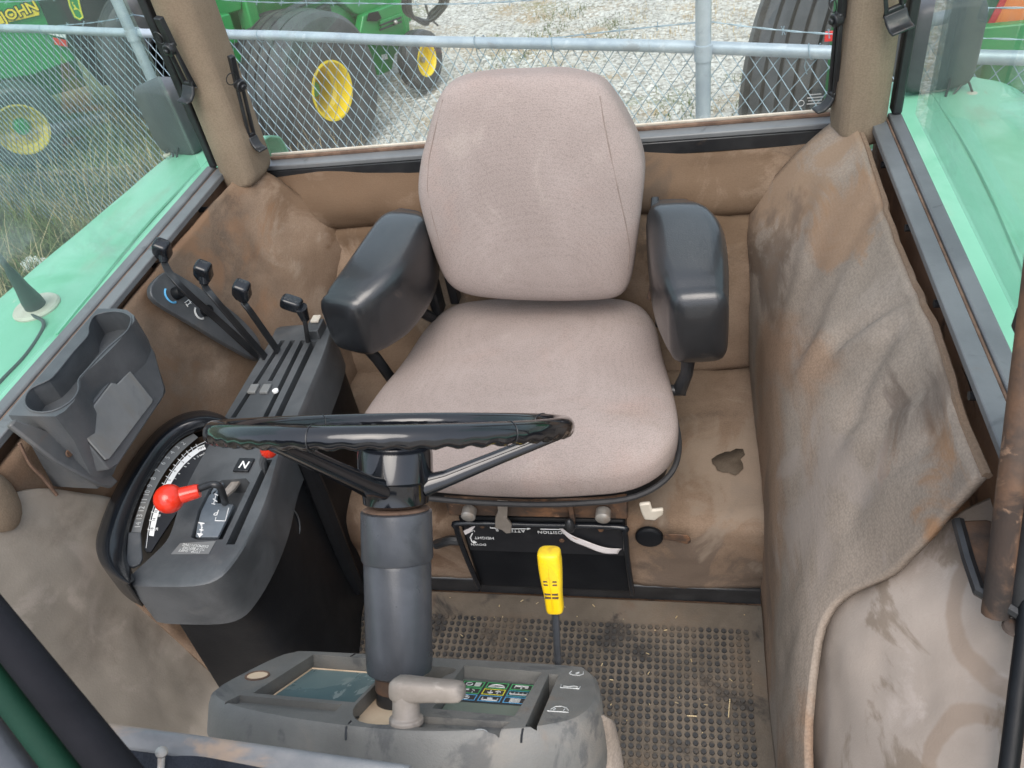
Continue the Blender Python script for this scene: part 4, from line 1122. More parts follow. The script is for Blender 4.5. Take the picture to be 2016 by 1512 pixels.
# ================================================================== STEERING COLUMN
W = V((-.0115, .62, .8715))
TH = math.radians(41)
CN = V((0, math.sin(TH), math.cos(TH)))          # up the column, towards the driver
CD = V((0, CN.z, -CN.y))                          # across the wheel, away from us and down
CU = V((1, 0, 0))
steer = thing('steering_wheel', 'glossy black steering wheel with finger grooves on a grey sleeved column', 'steering wheel', W - CN * .30)
RR = .1965
RTH = math.radians(42.6); CNr = V((0, math.sin(RTH), math.cos(RTH))); CDr = V((0, CNr.z, -CNr.y))
rim = MB(); n = 240; kk = 14; rings = []
for i in range(n):
    a = 2 * math.pi * i / n
    rad = CU * math.cos(a) + CDr * math.sin(a)
    groove = .5 + .5 * math.cos(a * 52)
    rg = []
    for j in range(kk):
        b = 2 * math.pi * j / kk
        low = max(0, -math.sin(b))
        r = .0118 - .0030 * groove * low ** 1.3
        rg.append(W + rad * (RR + r * math.cos(b) * .95) + CNr * (r * math.sin(b) * 1.05))
    rings.append(rg)
vs = [p for rg in rings for p in rg]
fs = [(i * kk + j, i * kk + (j + 1) % kk, ((i + 1) % n) * kk + (j + 1) % kk, ((i + 1) % n) * kk + j) for i in range(n) for j in range(kk)]
rimo = rim.add(vs, fs).build('rim', M['gloss'], steer, sharp=70)
def on_wheel(deg, r, h): 
    a = math.radians(deg)
    return W + (CU * math.cos(a) + CD * math.sin(a)) * r + CN * h
for d in (268, 325, 40, 140, 205):
    a = math.radians(d); rad = CU * math.cos(a) + CDr * math.sin(a)
    MB().tube([W + rad * (RR + .0114 * math.cos(b)) + CNr * (.0126 * math.sin(b)) for b in [2 * math.pi * i / 20 for i in range(20)]], .0006, 5, closed=True).build('grip_joint', M['black_metal'], rimo)
def lz(prof, name, mat, par=steer, n=40, sharp=40):
    return MB().lathe(prof, W, CN, n).build(name, M[mat], par, sharp=sharp)
hub = lz([(.030, -.090), (.0375, -.086), (.040, -.064), (.0435, -.060), (.0435, -.030), (.042, -.022), (.038, -.020), (.001, -.020)][::-1], 'hub', 'gloss')
lz([(.036, -.019), (.043, -.016), (.044, -.008), (.041, -.004), (.001, -.003)], 'centre_cap', 'gloss_dusty')
for d in (8, 128, 256):
    a = math.radians(d); rad = CU * math.cos(a) + CDr * math.sin(a); tg = -CU * math.sin(a) + CDr * math.cos(a)
    rg = []
    for r, h, w, th in ((.034, -.066, .017, .013), (.060, -.058, .014, .010), (.12, -.034, .0115, .0085), (.178, -.011, .011, .008), (.198, -.004, .010, .007)):
        c = W + rad * r + CN * h; nn = (CN - rad * .35).normalized()
        rg.append([c + tg * (w * SQ(math.cos(t), .5)) + nn * (th * SQ(math.sin(t), .5)) for t in [2 * math.pi * i / 16 for i in range(16)]])
    MB().loft(rg).build('spoke', M['gloss'], steer, sharp=50)
lz([(.036, -.094), (.041, -.096), (.0415, -.150), (.040, -.153), (.036, -.153)], 'upper_sleeve', 'collar')
lz([(.036, -.092), (.039, -.0935), (.036, -.0955), (.03, -.0955)], 'sleeve_ring', 'gasket')
lz([(.0385, -.1535), (.0390, -.157), (.0385, -.270), (.0375, -.280), (.034, -.283)], 'lower_sleeve', 'collar')
lz([(.0285, -.275), (.0285, -.302), (.0265, -.304), (.0265, -.335)], 'column_tube', 'rust')
lz([(.0275, -.302), (.0275, -.330)], 'spline', 'black_metal')

# ================================================================== DASHBOARD
D0 = W - CN * .30
dash = thing('dashboard', 'dusty grey-black dashboard pod with a display screen and icon panel round the column', 'dashboard', D0)
def dp(u, d, h=0.0): return D0 + CU * u + CD * d + CN * h
out = [(-.160, .094), (.0, .098), (.185, .100), (.212, .088), (.226, .060), (.234, .0), (.222, -.045), (.195, -.070), (.150, -.090), (.05, -.112), (-.06, -.108), (-.155, -.090), (-.198, -.070), (-.216, -.045), (-.212, .0), (-.198, .065), (-.184, .086)]
oc = catmull([dp(u, d) for u, d in out], 3, True)
cen = dp(0.01, 0)
def ringat(scale, h, drop=0): return [cen + (p - cen) * scale + CN * h + V((0, 0, drop)) for p in oc]
body = MB().loft([ringat(.965, 0), ringat(.988, -.004), ringat(1.0, -.014), ringat(1.012, -.045), ringat(1.015, -.05, -.02), ringat(.99, -.05, -.18)])
bodyo = body.build('pod', M['plastic_dash'], dash)
def cutbox(u0, u1, d0, d1, depth, extra=.01): 
    return MB().prism([dp(u0, d0, -depth), dp(u1, d0, -depth), dp(u1, d1, -depth), dp(u0, d1, -depth)], CN * (depth + extra))
def wedge(pts, depth): return MB().prism([dp(u, d, -depth) for u, d in pts], CN * (depth + .01))
well = catmull([dp(u, d, -.020) for u, d in [(-.028, .045), (-.030, -.03), (-.028, -.07), (-.010, -.096), (.02, -.099), (.036, -.085), (.036, -.03), (.040, .03), (.050, .052), (.045, .066), (.01, .066), (-.015, .062)]], 3, True)
cut(bodyo, [wedge([(-.160, -.048), (-.034, -.052), (-.034, .078), (-.148, .080)], .018),
            wedge([(-.178, -.078), (-.045, -.084), (-.045, -.060), (-.172, -.056)], .008),
            MB().prism(well, CN * .06),
            wedge([(.056, -.052), (.148, -.056), (.155, .070), (.056, .076)], .015),
            wedge([(.040, -.100), (.140, -.092), (.147, -.070), (.040, -.074)], .007),
            cutbox(.164, .176, -.078, .066, .05)])
MB().prism([p + CN * .002 for p in well], CN * .001).build('well_floor', M['clay'], dash)
MB().prism([dp(.166, -.076, -.046), dp(.1745, -.076, -.046), dp(.1745, .064, -.046), dp(.166, .064, -.046)], CN * .002).build('slot_floor', M['clay'], dash)
sc_ = MB().prism([dp(-.154, -.046, -.0178), dp(-.038, -.050, -.0178), dp(-.038, .070, -.0178), dp(-.146, .072, -.0178)], CN * .0025)
sco = sc_.build('display_screen', M['lcd'], dash, bevel=.001)
fr = MB()
fr.tube([dp(-.154, -.046, -.0155), dp(-.038, -.050, -.0155), dp(-.038, .070, -.0155), dp(-.146, .072, -.0155)], .0016, 4, closed=True)
fr.build('screen_frame', M['clay'], sco)
MB().prism([dp(-.170, -.077, -.0078), dp(-.140, -.078, -.0078), dp(-.142, -.066, -.0078), dp(-.166, -.064, -.0078)], CN * .0008).build('warning_mark', M['red_tape'], dash).data.materials[0] = M['gasket']
# icon panel
ip = MB().prism([dp(.058, -.050, -.0148), dp(.146, -.054, -.0148), dp(.1525, .060, -.0148), dp(.058, .064, -.0148)], CN * .002)
ipo = ip.build('indicator_panel', M['lcd2'], dash)
gx0, gx1, gy0, gy1 = .060, .150, .000, .060
MB().prism([dp(gx0, gy0, -.0127), dp(gx1 - .003, gy0, -.0127), dp(gx1, gy1, -.0127), dp(gx0, gy1, -.0127)], CN * .0006).build('icon_field', M['ink'], ipo)
cols = [['lime', 'lime', 'lime'], ['lime', 'ylw_print', 'cyan'], ['blue', 'blue', 'blue']]
for r in range(3):
    for c in range(3):
        u0 = gx0 + .002 + c * .0295; u1 = u0 + .0262
        d1 = gy1 - .003 - r * .0190; d0 = d1 - .0160
        h = -.0118
        b = MB(); t = .0011
        for (a0, a1, e0, e1) in ((u0, u1, d0, d0 + t), (u0, u1, d1 - t, d1), (u0, u0 + t, d0 + t, d1 - t), (u1 - t, u1, d0 + t, d1 - t)):
            b.prism([dp(a0, e0, h), dp(a1, e0, h), dp(a1, e1, h), dp(a0, e1, h)], CN * .0003)
        b.build('icon_border', M[cols[r][c]], ipo, smooth=False)
        k = MB(); um, dm = (u0 + u1) / 2, (d0 + d1) / 2
        def bar(a0, e0, a1, e1, w=.0007): k.tube([dp(a0, e0, h + .0002), dp(a1, e1, h + .0002)], w, 4)
        idx = r * 3 + c
        if idx == 0:
            k.tube([dp(um - .005 + .004 * math.cos(a), dm + .004 * math.sin(a), h) for a in [i * .628 for i in range(10)]], .0006, 4, closed=True)
            for q in range(4): bar(um + .002, dm - .004 + q * .0027, um + .009, dm - .004 + q * .0027)
        elif idx == 1:
            k.tube([dp(um + .009 * math.cos(a), dm - .003 + .006 * math.sin(a), h) for a in [i * math.pi / 8 for i in range(9)]], .0008, 4); bar(um - .01, dm - .004, um + .01, dm - .004)
        elif idx == 2:
            bar(um - .008, dm + .003, um + .008, dm + .003, .001); bar(um - .008, dm + .003, um - .008, dm - .003); bar(um, dm + .003, um, dm - .004, .0012); bar(um + .004, dm - .001, um + .008, dm - .001)
        elif idx == 3:
            bar(um - .007, dm + .002, um - .001, dm + .003, .001); bar(um - .004, dm + .002, um - .005, dm - .004); bar(um + .003, dm + .003, um + .006, dm + .001); bar(um + .004, dm - .004, um + .005, dm - .004, .001)
        elif idx == 4:
            for sx, sg in ((-.004, 1), (.005, -1)):
                bar(um + sx, dm - .004, um + sx, dm + .004, .0009); e = dm - sg * .004
                bar(um + sx - .003, e + sg * .003, um + sx, e, .0008); bar(um + sx + .003, e + sg * .003, um + sx, e, .0008)
        elif idx == 5:
            bar(um - .010, dm - .002, um + .010, dm - .002, .0008)
            for q in range(5): bar(um - .010 + q * .005, dm - .002, um - .010 + q * .005, dm + .003)
        elif idx == 6:
            k.tube([dp(um + .005 * math.cos(a), dm + .005 * math.sin(a), h) for a in [i * .628 for i in range(10)]], .0006, 4, closed=True); bar(um, dm, um + .003, dm + .002)
        elif idx == 7:
            bar(um - .009, dm - .004, um + .009, dm - .004, .0008); bar(um - .009, dm - .004, um - .009, dm + .002); bar(um + .009, dm - .004, um + .009, dm + .002)
            bar(um - .003, dm, um + .003, dm, .0013); bar(um, dm + .003, um, dm - .002)
        else:
            for q in range(4): k.tube([dp(um - .006 + w_ * .003, dm - .005 + q * .003 + .0008 * (w_ % 2), h) for w_ in range(5)], .0006, 4)
        k.build('icon', M['white_worn'], ipo)
MB().lathe([(.0085, 0), (.0085, .0005), (.001, .0006)], dp(.118, -.088, -.0066), CN, 18).build('no_entry_mark', M['red_tape'], dash).data.materials[0] = M['rust']
mk = MB(); mk.tube([dp(.118 + .0085 * math.cos(a), -.088 + .0085 * math.sin(a), -.0062) for a in [i * .3927 for i in range(16)]], .0008, 4, closed=True); mk.tube([dp(.113, -.088, -.0058), dp(.123, -.087, -.0058)], .001, 4)
mk.build('no_entry_ring', M['white_worn'], dash)
# pictograms beside the throttle slot: can, hare line, tortoise
def pictogram(*strokes):
    pg = MB()
    for st in strokes:
        pg.tube([dp(u, d, .0006) for u, d in st[0]], st[1] if len(st) > 1 else .0006, 4)
    pg.build('pictogram', M['white_worn'], dash)
pictogram(([(.190, .078), (.188, .070), (.193, .066), (.201, .066), (.205, .071), (.204, .078)],), ([(.196, .071), (.199, .075)], .0012))
pictogram(([(.184, .034), (.184, .026), (.206, .026), (.206, .033)],), ([(.187, .031), (.193, .030), (.199, .033), (.204, .031)], .0007))
pictogram(([(.180, -.038), (.203, -.038)],), ([(.183, -.034), (.187, -.026), (.193, -.024), (.199, -.027), (.202, -.033)],), ([(.186, -.034), (.188, -.031)],), ([(.197, -.034), (.198, -.030)],))
# round hole at the left, seams of the pod
MB().tube([dp(-.182 + .0135 * math.cos(a), .0 + .0135 * math.sin(a), .0004) for a in [i * .314 for i in range(20)]], .0015, 5, closed=True).build('hole_rim', M['gasket'], dash)
MB().lathe([(.0125, 0), (.0125, .0006), (.001, .0007)], dp(-.182, .0, 0), CN, 24).build('hole', M['clay'], dash)
from mathutils.bvhtree import BVHTree
bv = BVHTree.FromPolygons([tuple(v.co + D0) for v in bodyo.data.vertices], [tuple(p.vertices) for p in bodyo.data.polygons])
def on_dash(px, py):
    d = ray(px, py).normalized(); h = bv.ray_cast(CAM, d)
    return h[0] - d * .0003 if h[0] else onp(px, py, D0, CN)
MB().tube([on_dash(x, y) for x, y in [(706, 1412), (690, 1421), (682, 1432), (681, 1445), (681, 1457)]], .0012, 5).build('seam', M['ink'], dash)
MB().tube([on_dash(x, y) for x, y in [(1036, 1428), (1029, 1436), (1027, 1448), (1026, 1462)]], .0012, 5).build('seam', M['ink'], dash)
MB().tube([on_dash(690 + 5 * i, 1293 - 3.2 * i) for i in range(3)], .0012, 5).build('seam', M['ink'], dash)
# tilt lever
lb = onp(800, 1420, D0, CN); 
lv = MB()
up = lambda p, h: p + CN * h
lv.lathe([(.018, -.002), (.018, .004), (.0145, .006), (.0140, .036), (.0135, .040), (.001, .041)], lb, CN, 24)
lvo = lv.build('tilt_lever', M['lever_grey'], dash, bevel=.001)
t0, t1 = up(lb, .034), onp(910, 1362, D0 + CN * .036, CN)
ad = (t1 - t0).normalized(); sd = CN.cross(ad)
rg = []
for k, w, h in ((-.016, .010, .009), (-.010, .014, .012), (.0, .0145, .0125), (.03, .012, .011), (.058, .0115, .010), (.064, .0105, .0092), (.068, .007, .006)):
    rg.append([t0 + ad * k * ((t1 - t0).length / .066) + sd * w * SQ(math.cos(t), .55) + CN * h * SQ(math.sin(t), .55) for t in [2 * math.pi * i / 16 for i in range(16)]])
MB().loft(rg).build('lever_arm', M['lever_grey'], lvo, sharp=50)
# throttle lever with its yellow grip
tb = onp(1100, 1338, D0 - CN * .03, CN)
tt = at(1093, 1200, y=tb.y + .035)
tr_ = MB().tube([tb, tb + (tt - tb) * .5, tt, tt + (tt - tb) * .3], .0046, 10).build('throttle_lever', M['collar'], dash)
hd = (tt - tb).normalized(); 
tip = at(1080, 1082, y=tt.y + .030)
hd2 = (tip - tt); HL = hd2.length; hd2.normalize()
sx = CU - hd2 * CU.dot(hd2); sx.normalize(); sy = hd2.cross(sx)
rg = []
for f, w, h, o in ((0, .0085, .008, 0), (.02, .0105, .010, 0), (.25, .0108, .0108, .0005), (.5, .0126, .012, .001), (.75, .0138, .013, 0), (.9, .0136, .013, 0), (.97, .013, .012, 0), (1.0, .008, .008, 0)):
    c = tt + hd2 * HL * f - sy * o
    rg.append([c + sx * w * SQ(math.cos(t), .6) + sy * h * SQ(math.sin(t), .6) for t in [2 * math.pi * i / 20 for i in range(20)]])
rr_ = [list(r) for r in zip(*[catmull(list(p), 3) for p in zip(*rg)])]
gro = MB().loft(rr_).build('yellow_grip', M['yellow_plastic'], tr_, sharp=60)
fmid = -sy if (-sy).dot(CAM - tt) > 0 else sy
for f, w in ((.30, .008), (.36, .008), (.52, .008), (.575, .008)):
    c = tt + hd2 * HL * f + fmid * (.0110 + .0012 * f)
    MB().box(c, (w * 2, .0025, .0022), Matrix((sx, fmid, hd2)).transposed()).build('grip_groove', M['rust'], gro)
for i in range(5):
    for s_ in (-1, 1):
        f = .62 + .07 * i
        c = tt + hd2 * HL * f + sx * s_ * .0124 + fmid * .005
        MB().tube([c, c + fmid * .004 - sx * s_ * .004 - hd2 * .001, c + fmid * .0055 - sx * s_ * .008 - hd2 * .003], .0011, 5).build('grip_rib', M['yellow_plastic'], gro)
MB().tube([tt + hd2 * HL * f + fmid * (.0112 + .0022 * math.sin(f * 3)) for f in (.06, .2, .35, .5, .7, .9)], .0006, 4).build('mould_line', M['yellow_plastic'], gro)

# ================================================================== SIDE CONSOLE
CZ = .550
con = thing('control_console', 'black side console with lever slots, hooded speed dial and a red-knobbed shift lever', 'control console', (-.47, .93, 0))
Z = lambda x, y, h=0.0: at(x, y, z=CZ + h)
top_px = [(438, 826), (486, 745), (533, 668), (542, 648), (552, 641), (600, 637), (645, 636), (652, 648), (640, 690), (612, 758), (578, 838), (560, 868), (546, 905), (532, 960), (514, 1010), (488, 1062), (455, 1112), (425, 1140), (380, 1152), (300, 1153), (258, 1150), (252, 1140), (300, 1095), (330, 1060), (350, 1000), (372, 945), (405, 885), (428, 844)]
tp = catmull([Z(x, y) for x, y in top_px], 3, True)
cen = sum(tp, V((0, 0, 0))) / len(tp)
shell = MB().loft([[p + (cen - p) * .02 for p in tp], [p - V((0, 0, .003)) for p in tp], [p - V((0, 0, .02)) for p in tp], [p + V((0, -.002, -.105)) for p in tp]])
sh = shell.build('upper_shell', M['plastic'], con)
def zc(pts, depth): return MB().prism([Z(x, y) - V((0, 0, depth)) for x, y in pts], V((0, 0, depth + .02)))
gate = [(388, 1062), (376, 1058), (390, 1005), (416, 955), (438, 945), (484, 942), (492, 950), (438, 1062)]
slots = [[(553, 670), (561, 670), (464, 822), (454, 822)], [(572, 670), (581, 670), (536, 750), (527, 750)], [(592, 670), (601, 670), (527, 822), (517, 822)], [(612, 672), (624, 672), (553, 822), (540, 822)],
         [(524, 905), (536, 905), (462, 1072), (445, 1072)]]
cut(sh, [zc(s_, .045) for s_ in slots] + [zc(gate, .035)])
# lower body, narrowing to the floor
lowt = [p + (cen - p) * .06 + V((0, .012, -.095)) for p in tp]
lowb = []
for p in tp:
    lowb.append(V((-.402 + (p.x + .385) * 1.3, .665 + (p.y - .62) * .93, 0)))
MB().loft([lowt, [a.lerp(b, .5) for a, b in zip(lowt, lowb)], lowb]).build('lower_body', M['plastic_dark'], con, bevel=.004)
# the trunking rib down its side, hole covers, bolts
q = [at(588, 880, x=-.372), at(625, 970, x=-.375), at(668, 1080, x=-.385), at(704, 1160, x=-.392)]
MB().tube(q, [.016, .02, .02, .016], 8).build('side_rib', M['plastic_dark'], con)
def oncon(px, py): return at(px, py, x=-.372)
c = oncon(573, 1036)
MB().tube([c + V((.002, .026 * math.cos(a), .032 * math.sin(a))) for a in [i * .2618 for i in range(24)]], .0016, 5, closed=True).build('hole_cover', M['plastic'], con)
for x, y in ((598, 896), (535, 1084)):
    MB().lathe([(.008, -.01), (.008, .003), (.004, .004), (.001, .004)], oncon(x, y), (1, 0, 0), 10).build('bolt', M['rust'], con)
for a in ((500, 768), (524, 768)):
    MB().box(Z(*a) + V((0, 0, .003)), (.017, .024, .006)).build('slot_cover', M['lid_grey'], con, bevel=.0015)
MB().lathe([(.006, 0), (.006, .004), (.001, .0045)], Z(543, 771), (0, 0, 1), 10).build('white_stop', M['white'], con)
m = MB().box(Z(624, 655) + V((0, 0, .010)), (.030, .042, .022)); m.build('switch_block', M['plastic'], con, bevel=.002)
MB().box(Z(629, 646) + V((0, 0, .024)), (.018, .022, .006)).build('switch_cap', M['offwhite'], con, bevel=.002)
# hood round the dial
outer = [(452, 828), (430, 816), (395, 810), (352, 820), (312, 846), (278, 884), (246, 932), (218, 985), (198, 1035), (189, 1075), (198, 1110), (222, 1136), (250, 1152)]
inner = [(448, 850), (428, 846), (398, 848), (364, 862), (335, 888), (310, 924), (288, 962), (270, 1004), (258, 1044), (252, 1078), (252, 1100), (258, 1120), (266, 1140)]
st_ = []
for (ox, oy), (ix, iy) in zip(outer, inner):
    mx, my = ox + (ix - ox) * .30, oy + (iy - oy) * .30
    k = [at(ox, oy, z=.545) + V((-.004, 0, -.06)), at(ox, oy, z=.566), at(ox + (ix - ox) * .12, oy + (iy - oy) * .12, z=.585), at(mx, my, z=.592), at(ox + (ix - ox) * .55, oy + (iy - oy) * .55, z=.586), at(ix - (ix - ox) * .12, iy - (iy - oy) * .12, z=.570), at(ix, iy, z=.545), at(ix, iy, z=.50)]
    st_.append(k)
dense = [catmull(list(p), 5) for p in zip(*st_)]
rings = [list(r) for r in zip(*dense)]
MB().loft([catmull(r, 3) for r in rings], cap=False, wrap=False).build('dial_hood', M['gloss_dusty'], con, solid=.004, sharp=80)
# dial: a clear numbered band and a black plate with the white speed scale
DP0 = at(340, 960, z=.548); DN = V((.30, 0, .95)).normalized()
dl = lambda x, y, h=0.0: onp(x, y, DP0 + DN * h, DN)
zz = lambda x, y: (180 + x / 3.98, 800 + y / 3.98)
pl0 = [zz(*p) for p in [(415, 1120), (440, 1000), (480, 850), (540, 700), (620, 560), (720, 430), (830, 325), (930, 255), (965, 280), (850, 480), (700, 800), (560, 1010), (470, 1150), (435, 1150)]]
MB().prism([dl(x, y, -.004) for x, y in pl0], DN * .004).build('dial_plate', M['ink'], con)
bo_ = [zz(*p) for p in [(312, 990), (345, 880), (395, 740), (450, 610), (520, 480), (600, 370), (690, 280), (800, 215)]]
bi_ = [zz(*p) for p in [(385, 1000), (412, 890), (455, 755), (505, 640), (575, 520), (650, 420), (735, 330), (835, 245)]]
b1 = catmull([dl(x, y, .001) for x, y in bo_], 4); b2 = catmull([dl(x, y, .001) for x, y in bi_], 4)
MB().prism(b1 + b2[::-1], DN * .001).build('number_band', M['lid_grey'], con)
mid = [(a[0] + b[0]) / 2 for a, b in zip(bo_, bi_)]
nums = [('14', 365, 930), ('13', 377, 868), ('12', 393, 806), ('11', 412, 742), ('10', 436, 680), ('9', 460, 622), ('8', 487, 565), ('7', 522, 503), ('6', 562, 446), ('5', 598, 402), ('4', 634, 362), ('3', 676, 322), ('2', 720, 290)]
for i, (s_, x, y) in enumerate(nums):
    a = nums[max(0, i - 1)]; b = nums[min(len(nums) - 1, i + 1)]
    t = dl(*zz(b[1], b[2])) - dl(*zz(a[1], a[2]))
    textmesh(s_, .0125, dl(*zz(x, y), .0024), t, DN.cross(t), M['white_worn'], 'lettering', con, .0002)
sc1 = [zz(*p) for p in [(452, 1012), (462, 940), (480, 860), (512, 760), (556, 660), (598, 575), (645, 500), (705, 425), (770, 365), (840, 318), (885, 300)]]
sc2 = [zz(*p) for p in [(488, 1018), (500, 945), (518, 865), (550, 765), (592, 672), (630, 595), (672, 525), (728, 455), (790, 398), (855, 350), (898, 335)]]
MB().prism([dl(x, y, .0004) for x, y in sc1 + sc2[::-1]], DN * .0003).build('speed_scale', M['white'], con)
def dtext(s_, x, y, size, tx, mat='ink', h=.0011):
    t = dl(*zz(x + tx[0], y + tx[1])) - dl(*zz(x - tx[0], y - tx[1]))
    textmesh(s_, size, dl(*zz(x, y), h), t, DN.cross(t), M[mat], 'lettering', con, .0002)
dtext('MPH', 864, 326, .0070, (30, -14))
for s_, x, y, t in (('18', 474, 962, (6, -30)), ('14', 490, 888, (8, -30)), ('10', 506, 826, (10, -30)), ('5', 611, 578, (16, -26)), ('4', 655, 508, (18, -26)), ('3', 717, 437, (22, -22)), ('2', 768, 391, (24, -18))):
    dtext(s_, x, y, .0068, t)
for s_, x, y, t in (('28', 512, 962, (6, -30)), ('18', 532, 858, (8, -30)), ('7', 658, 566, (16, -26)), ('6', 687, 527, (18, -26)), ('5', 736, 472, (20, -24)), ('4', 760, 448, (22, -22)), ('3', 808, 410, (24, -18)), ('2 km/h', 862, 380, (28, -14))):
    dtext(s_, x, y, .0060, t, 'white')
tk = MB()
for a, b in (((440, 962), (458, 968)), ((452, 890), (474, 896)), ((468, 826), (490, 834)), ((552, 600), (580, 612)), ((582, 545), (606, 558)), ((612, 497), (640, 512)), ((642, 455), (668, 470)), ((676, 412), (702, 430)), ((708, 378), (730, 402)), ((742, 348), (762, 370)), ((780, 320), (796, 348)), ((818, 296), (830, 322))):
    tk.tube([dl(*zz(*a), .0006), dl(*zz(*b), .0006)], .0006, 4)
tk.tube(catmull([dl(*zz(*p), .0004) for p in [(428, 1110), (448, 960), (478, 820), (540, 660), (640, 490), (760, 350), (905, 268)]], 6), .0005, 4)
tk.build('scale_tick', M['white'], con)
ps = [zz(*p) for p in [(290, 1000), (392, 1000), (405, 1210), (385, 1250), (330, 1275), (285, 1265), (272, 1230)]]
MB().prism([dl(x, y, .004) for x, y in ps], DN * .006).build('blank_cover', M['plastic'], con, bevel=.002)
# shift gate plates with their print
y7 = lambda x, y: (150 + x / 3.217, 780 + y / 3.217)
pg_ = [y7(*p) for p in [(765, 905), (775, 830), (800, 740), (850, 640), (905, 600), (890, 690), (1005, 700), (905, 905)]]
G0 = CZ - .006
gp = lambda x, y, h=0.0: at(x, y, z=G0 + h)
MB().prism([gp(x, y, -.006) for x, y in pg_], V((0, 0, .006))).build('shift_plate', M['plate_grey'], con, bevel=.001)
MB().prism([gp(*y7(*p), -.006) for p in [(900, 560), (930, 535), (965, 530), (880, 640), (860, 625)]], V((0, 0, .006))).build('shift_plate', M['plate_grey'], con, bevel=.001)
MB().prism([gp(*y7(*p), -.006) for p in [(985, 560), (1020, 530), (1058, 532), (1010, 600), (960, 640), (935, 620)]], V((0, 0, .006))).build('shift_plate', M['lever_grey'], con, bevel=.001)
gt = MB()
def gl_(pts, w=.0009): gt.tube([gp(*y7(*p), .0006) for p in pts], w, 4)
gl_([(965, 708), (945, 790), (880, 788), (885, 768)])
gl_([(785, 800), (800, 835)], .0009); gl_([(775, 800), (812, 806)], .0012); gl_([(782, 845), (806, 848)], .0012); gl_([(797, 806), (790, 870)], .0010)
gt.prism([gp(*y7(*p), .0006) for p in [(765, 868), (805, 872), (782, 896)]], V((0, 0, .0004)))
gl_([(868, 650), (892, 668)], .0012); gl_([(858, 680), (880, 684)], .001); gl_([(884, 630), (870, 682)], .0009); gl_([(878, 618), (896, 628)], .0012)
gt.build('shift_marks', M['white'], con)
textmesh('P', .017, gp(*y7(888, 736), .0006), gp(*y7(868, 742)) - gp(*y7(908, 738)), gp(*y7(884, 780)) - gp(*y7(900, 720)), M['white'], 'lettering', con, .0003)
MB().box(Z(*y7(1062, 436), .003), (.029, .030, .004)).build('neutral_plate', M['ink'], con, bevel=.001)
textmesh('N', .022, Z(*y7(1062, 436), .0054), (1, -.12, 0), (.12, 1, 0), M['white'], 'lettering', con, .0003, .0004)
lp = [y7(*p) for p in [(660, 932), (885, 918), (840, 1000), (600, 1002)]]
MB().prism([Z(x, y, .0004) for x, y in lp], V((0, 0, .0006))).build('notice_label', M['lid_grey'], con)
for s_, x, y in (('DISMOUNTING', 755, 945), ('TO P BEFORE', 745, 964), ('STOP - SHIFT', 718, 980)):
    textmesh(s_, .0068, Z(*y7(x, y), .0014), (-1, .06, 0), (0, -1, 0), M['white_worn'], 'lettering', con, .0002)
# main shift lever
q = Z(*y7(945, 690), -.02)
rodp = catmull([q, Z(*y7(935, 640), .025), at(*y7(905, 570), z=CZ + .055), at(*y7(850, 562), z=CZ + .062), at(*y7(770, 590), z=CZ + .068), at(*y7(680, 612), z=CZ + .072)], 6)
slv = MB().tube(rodp, .0058, 10).build('shift_lever', M['black_metal'], con)
bc_ = at(*y7(588, 650), z=CZ + .070)
n0, n1 = at(*y7(780, 598), z=CZ + .068), bc_
MB().lathe([(.0105, 0), (.0115, .004), (.0135, (n1 - n0).length - .012)], n0, n1 - n0, 24).build('knob_neck', M['red'], slv)
MB().sphere(bc_, .0232, 36, 22).build('knob', M['red'], slv, sharp=80)
# the lever in the long slot, with its small red knob
a, b, c = Z(521, 935, -.02), at(517, 908, z=CZ + .012), at(523, 886, z=CZ + .045)
hl = MB().tube([a, b, c], [.006, .006, .005], 8).build('hand_lever', M['plastic'], con)
MB().lathe([(.008, 0), (.014, .010), (.0155, .022), (.012, .036), (.001, .040)], c - V((0, 0, .01)), c - b, 20).build('knob', M['red'], hl)
# the four black-knobbed control levers
def roundbox(c, ax, hs, e=.45, nu=24, nv=14):
    m = MB(); R = Matrix(ax).transposed()
    m.sphere((0, 0, 0), 1.0, nu, nv)
    m.v = [V((SQ(p.x, e), SQ(p.y, e), SQ(p.z, e))) for p in m.v]
    m.v = [R @ V((p.x * hs[0], p.y * hs[1], p.z * hs[2])) + c for p in m.v]
    return m
LV = [((508, 702), (352, 560), (323, 516), (320, 489), .795), ((533, 716), (424, 590), (402, 560), (401, 532), .760), ((555, 702), (492, 612), (478, 592), (477, 570), .735)]
for (b_, m_, n_, k_, zk) in LV:
    P0 = Z(*b_, -.02); P1 = at(*m_, z=zk - .040); P2 = at(*n_, z=zk - .022); P3 = at(*k_, z=zk)
    m = MB(); w = .0075
    pts = catmull([P0, P0.lerp(P1, .5), P1, P2, P3], 4); rg = []
    for i, p in enumerate(pts):
        d = (pts[min(i + 1, len(pts) - 1)] - pts[max(0, i - 1)]).normalized()
        s_ = V((d.y, -d.x, 0)); s_ = V((0, 1, 0)) - d * d.y; s_.normalize(); t_ = d.cross(s_)
        ww = w * (1.15 - .45 * i / (len(pts) - 1))
        rg.append([p + s_ * ww + t_ * .0022, p - s_ * ww + t_ * .0022, p - s_ * ww - t_ * .0022, p + s_ * ww - t_ * .0022])
    lvr = m.loft(rg).build('control_lever', M['black_metal'], con, bevel=.0008)
    kb = roundbox(P3 + V((0, -.002, .002)), (V((.88, .0, -.47)), V((.1, .98, .19)), V((.46, -.21, .86))), (.0150, .0140, .0170))
    kb.v = [p + V((0, 0, -.006 if p.z < P3.z - .008 else 0)) for p in kb.v]
    kb.lathe([(.008, -.002), (.0105, .010), (.012, .016)], P2 + (P3 - P2) * .1, P3 - P2, 16)
    kb.build('knob', M['gloss_dusty'], lvr, sharp=60)
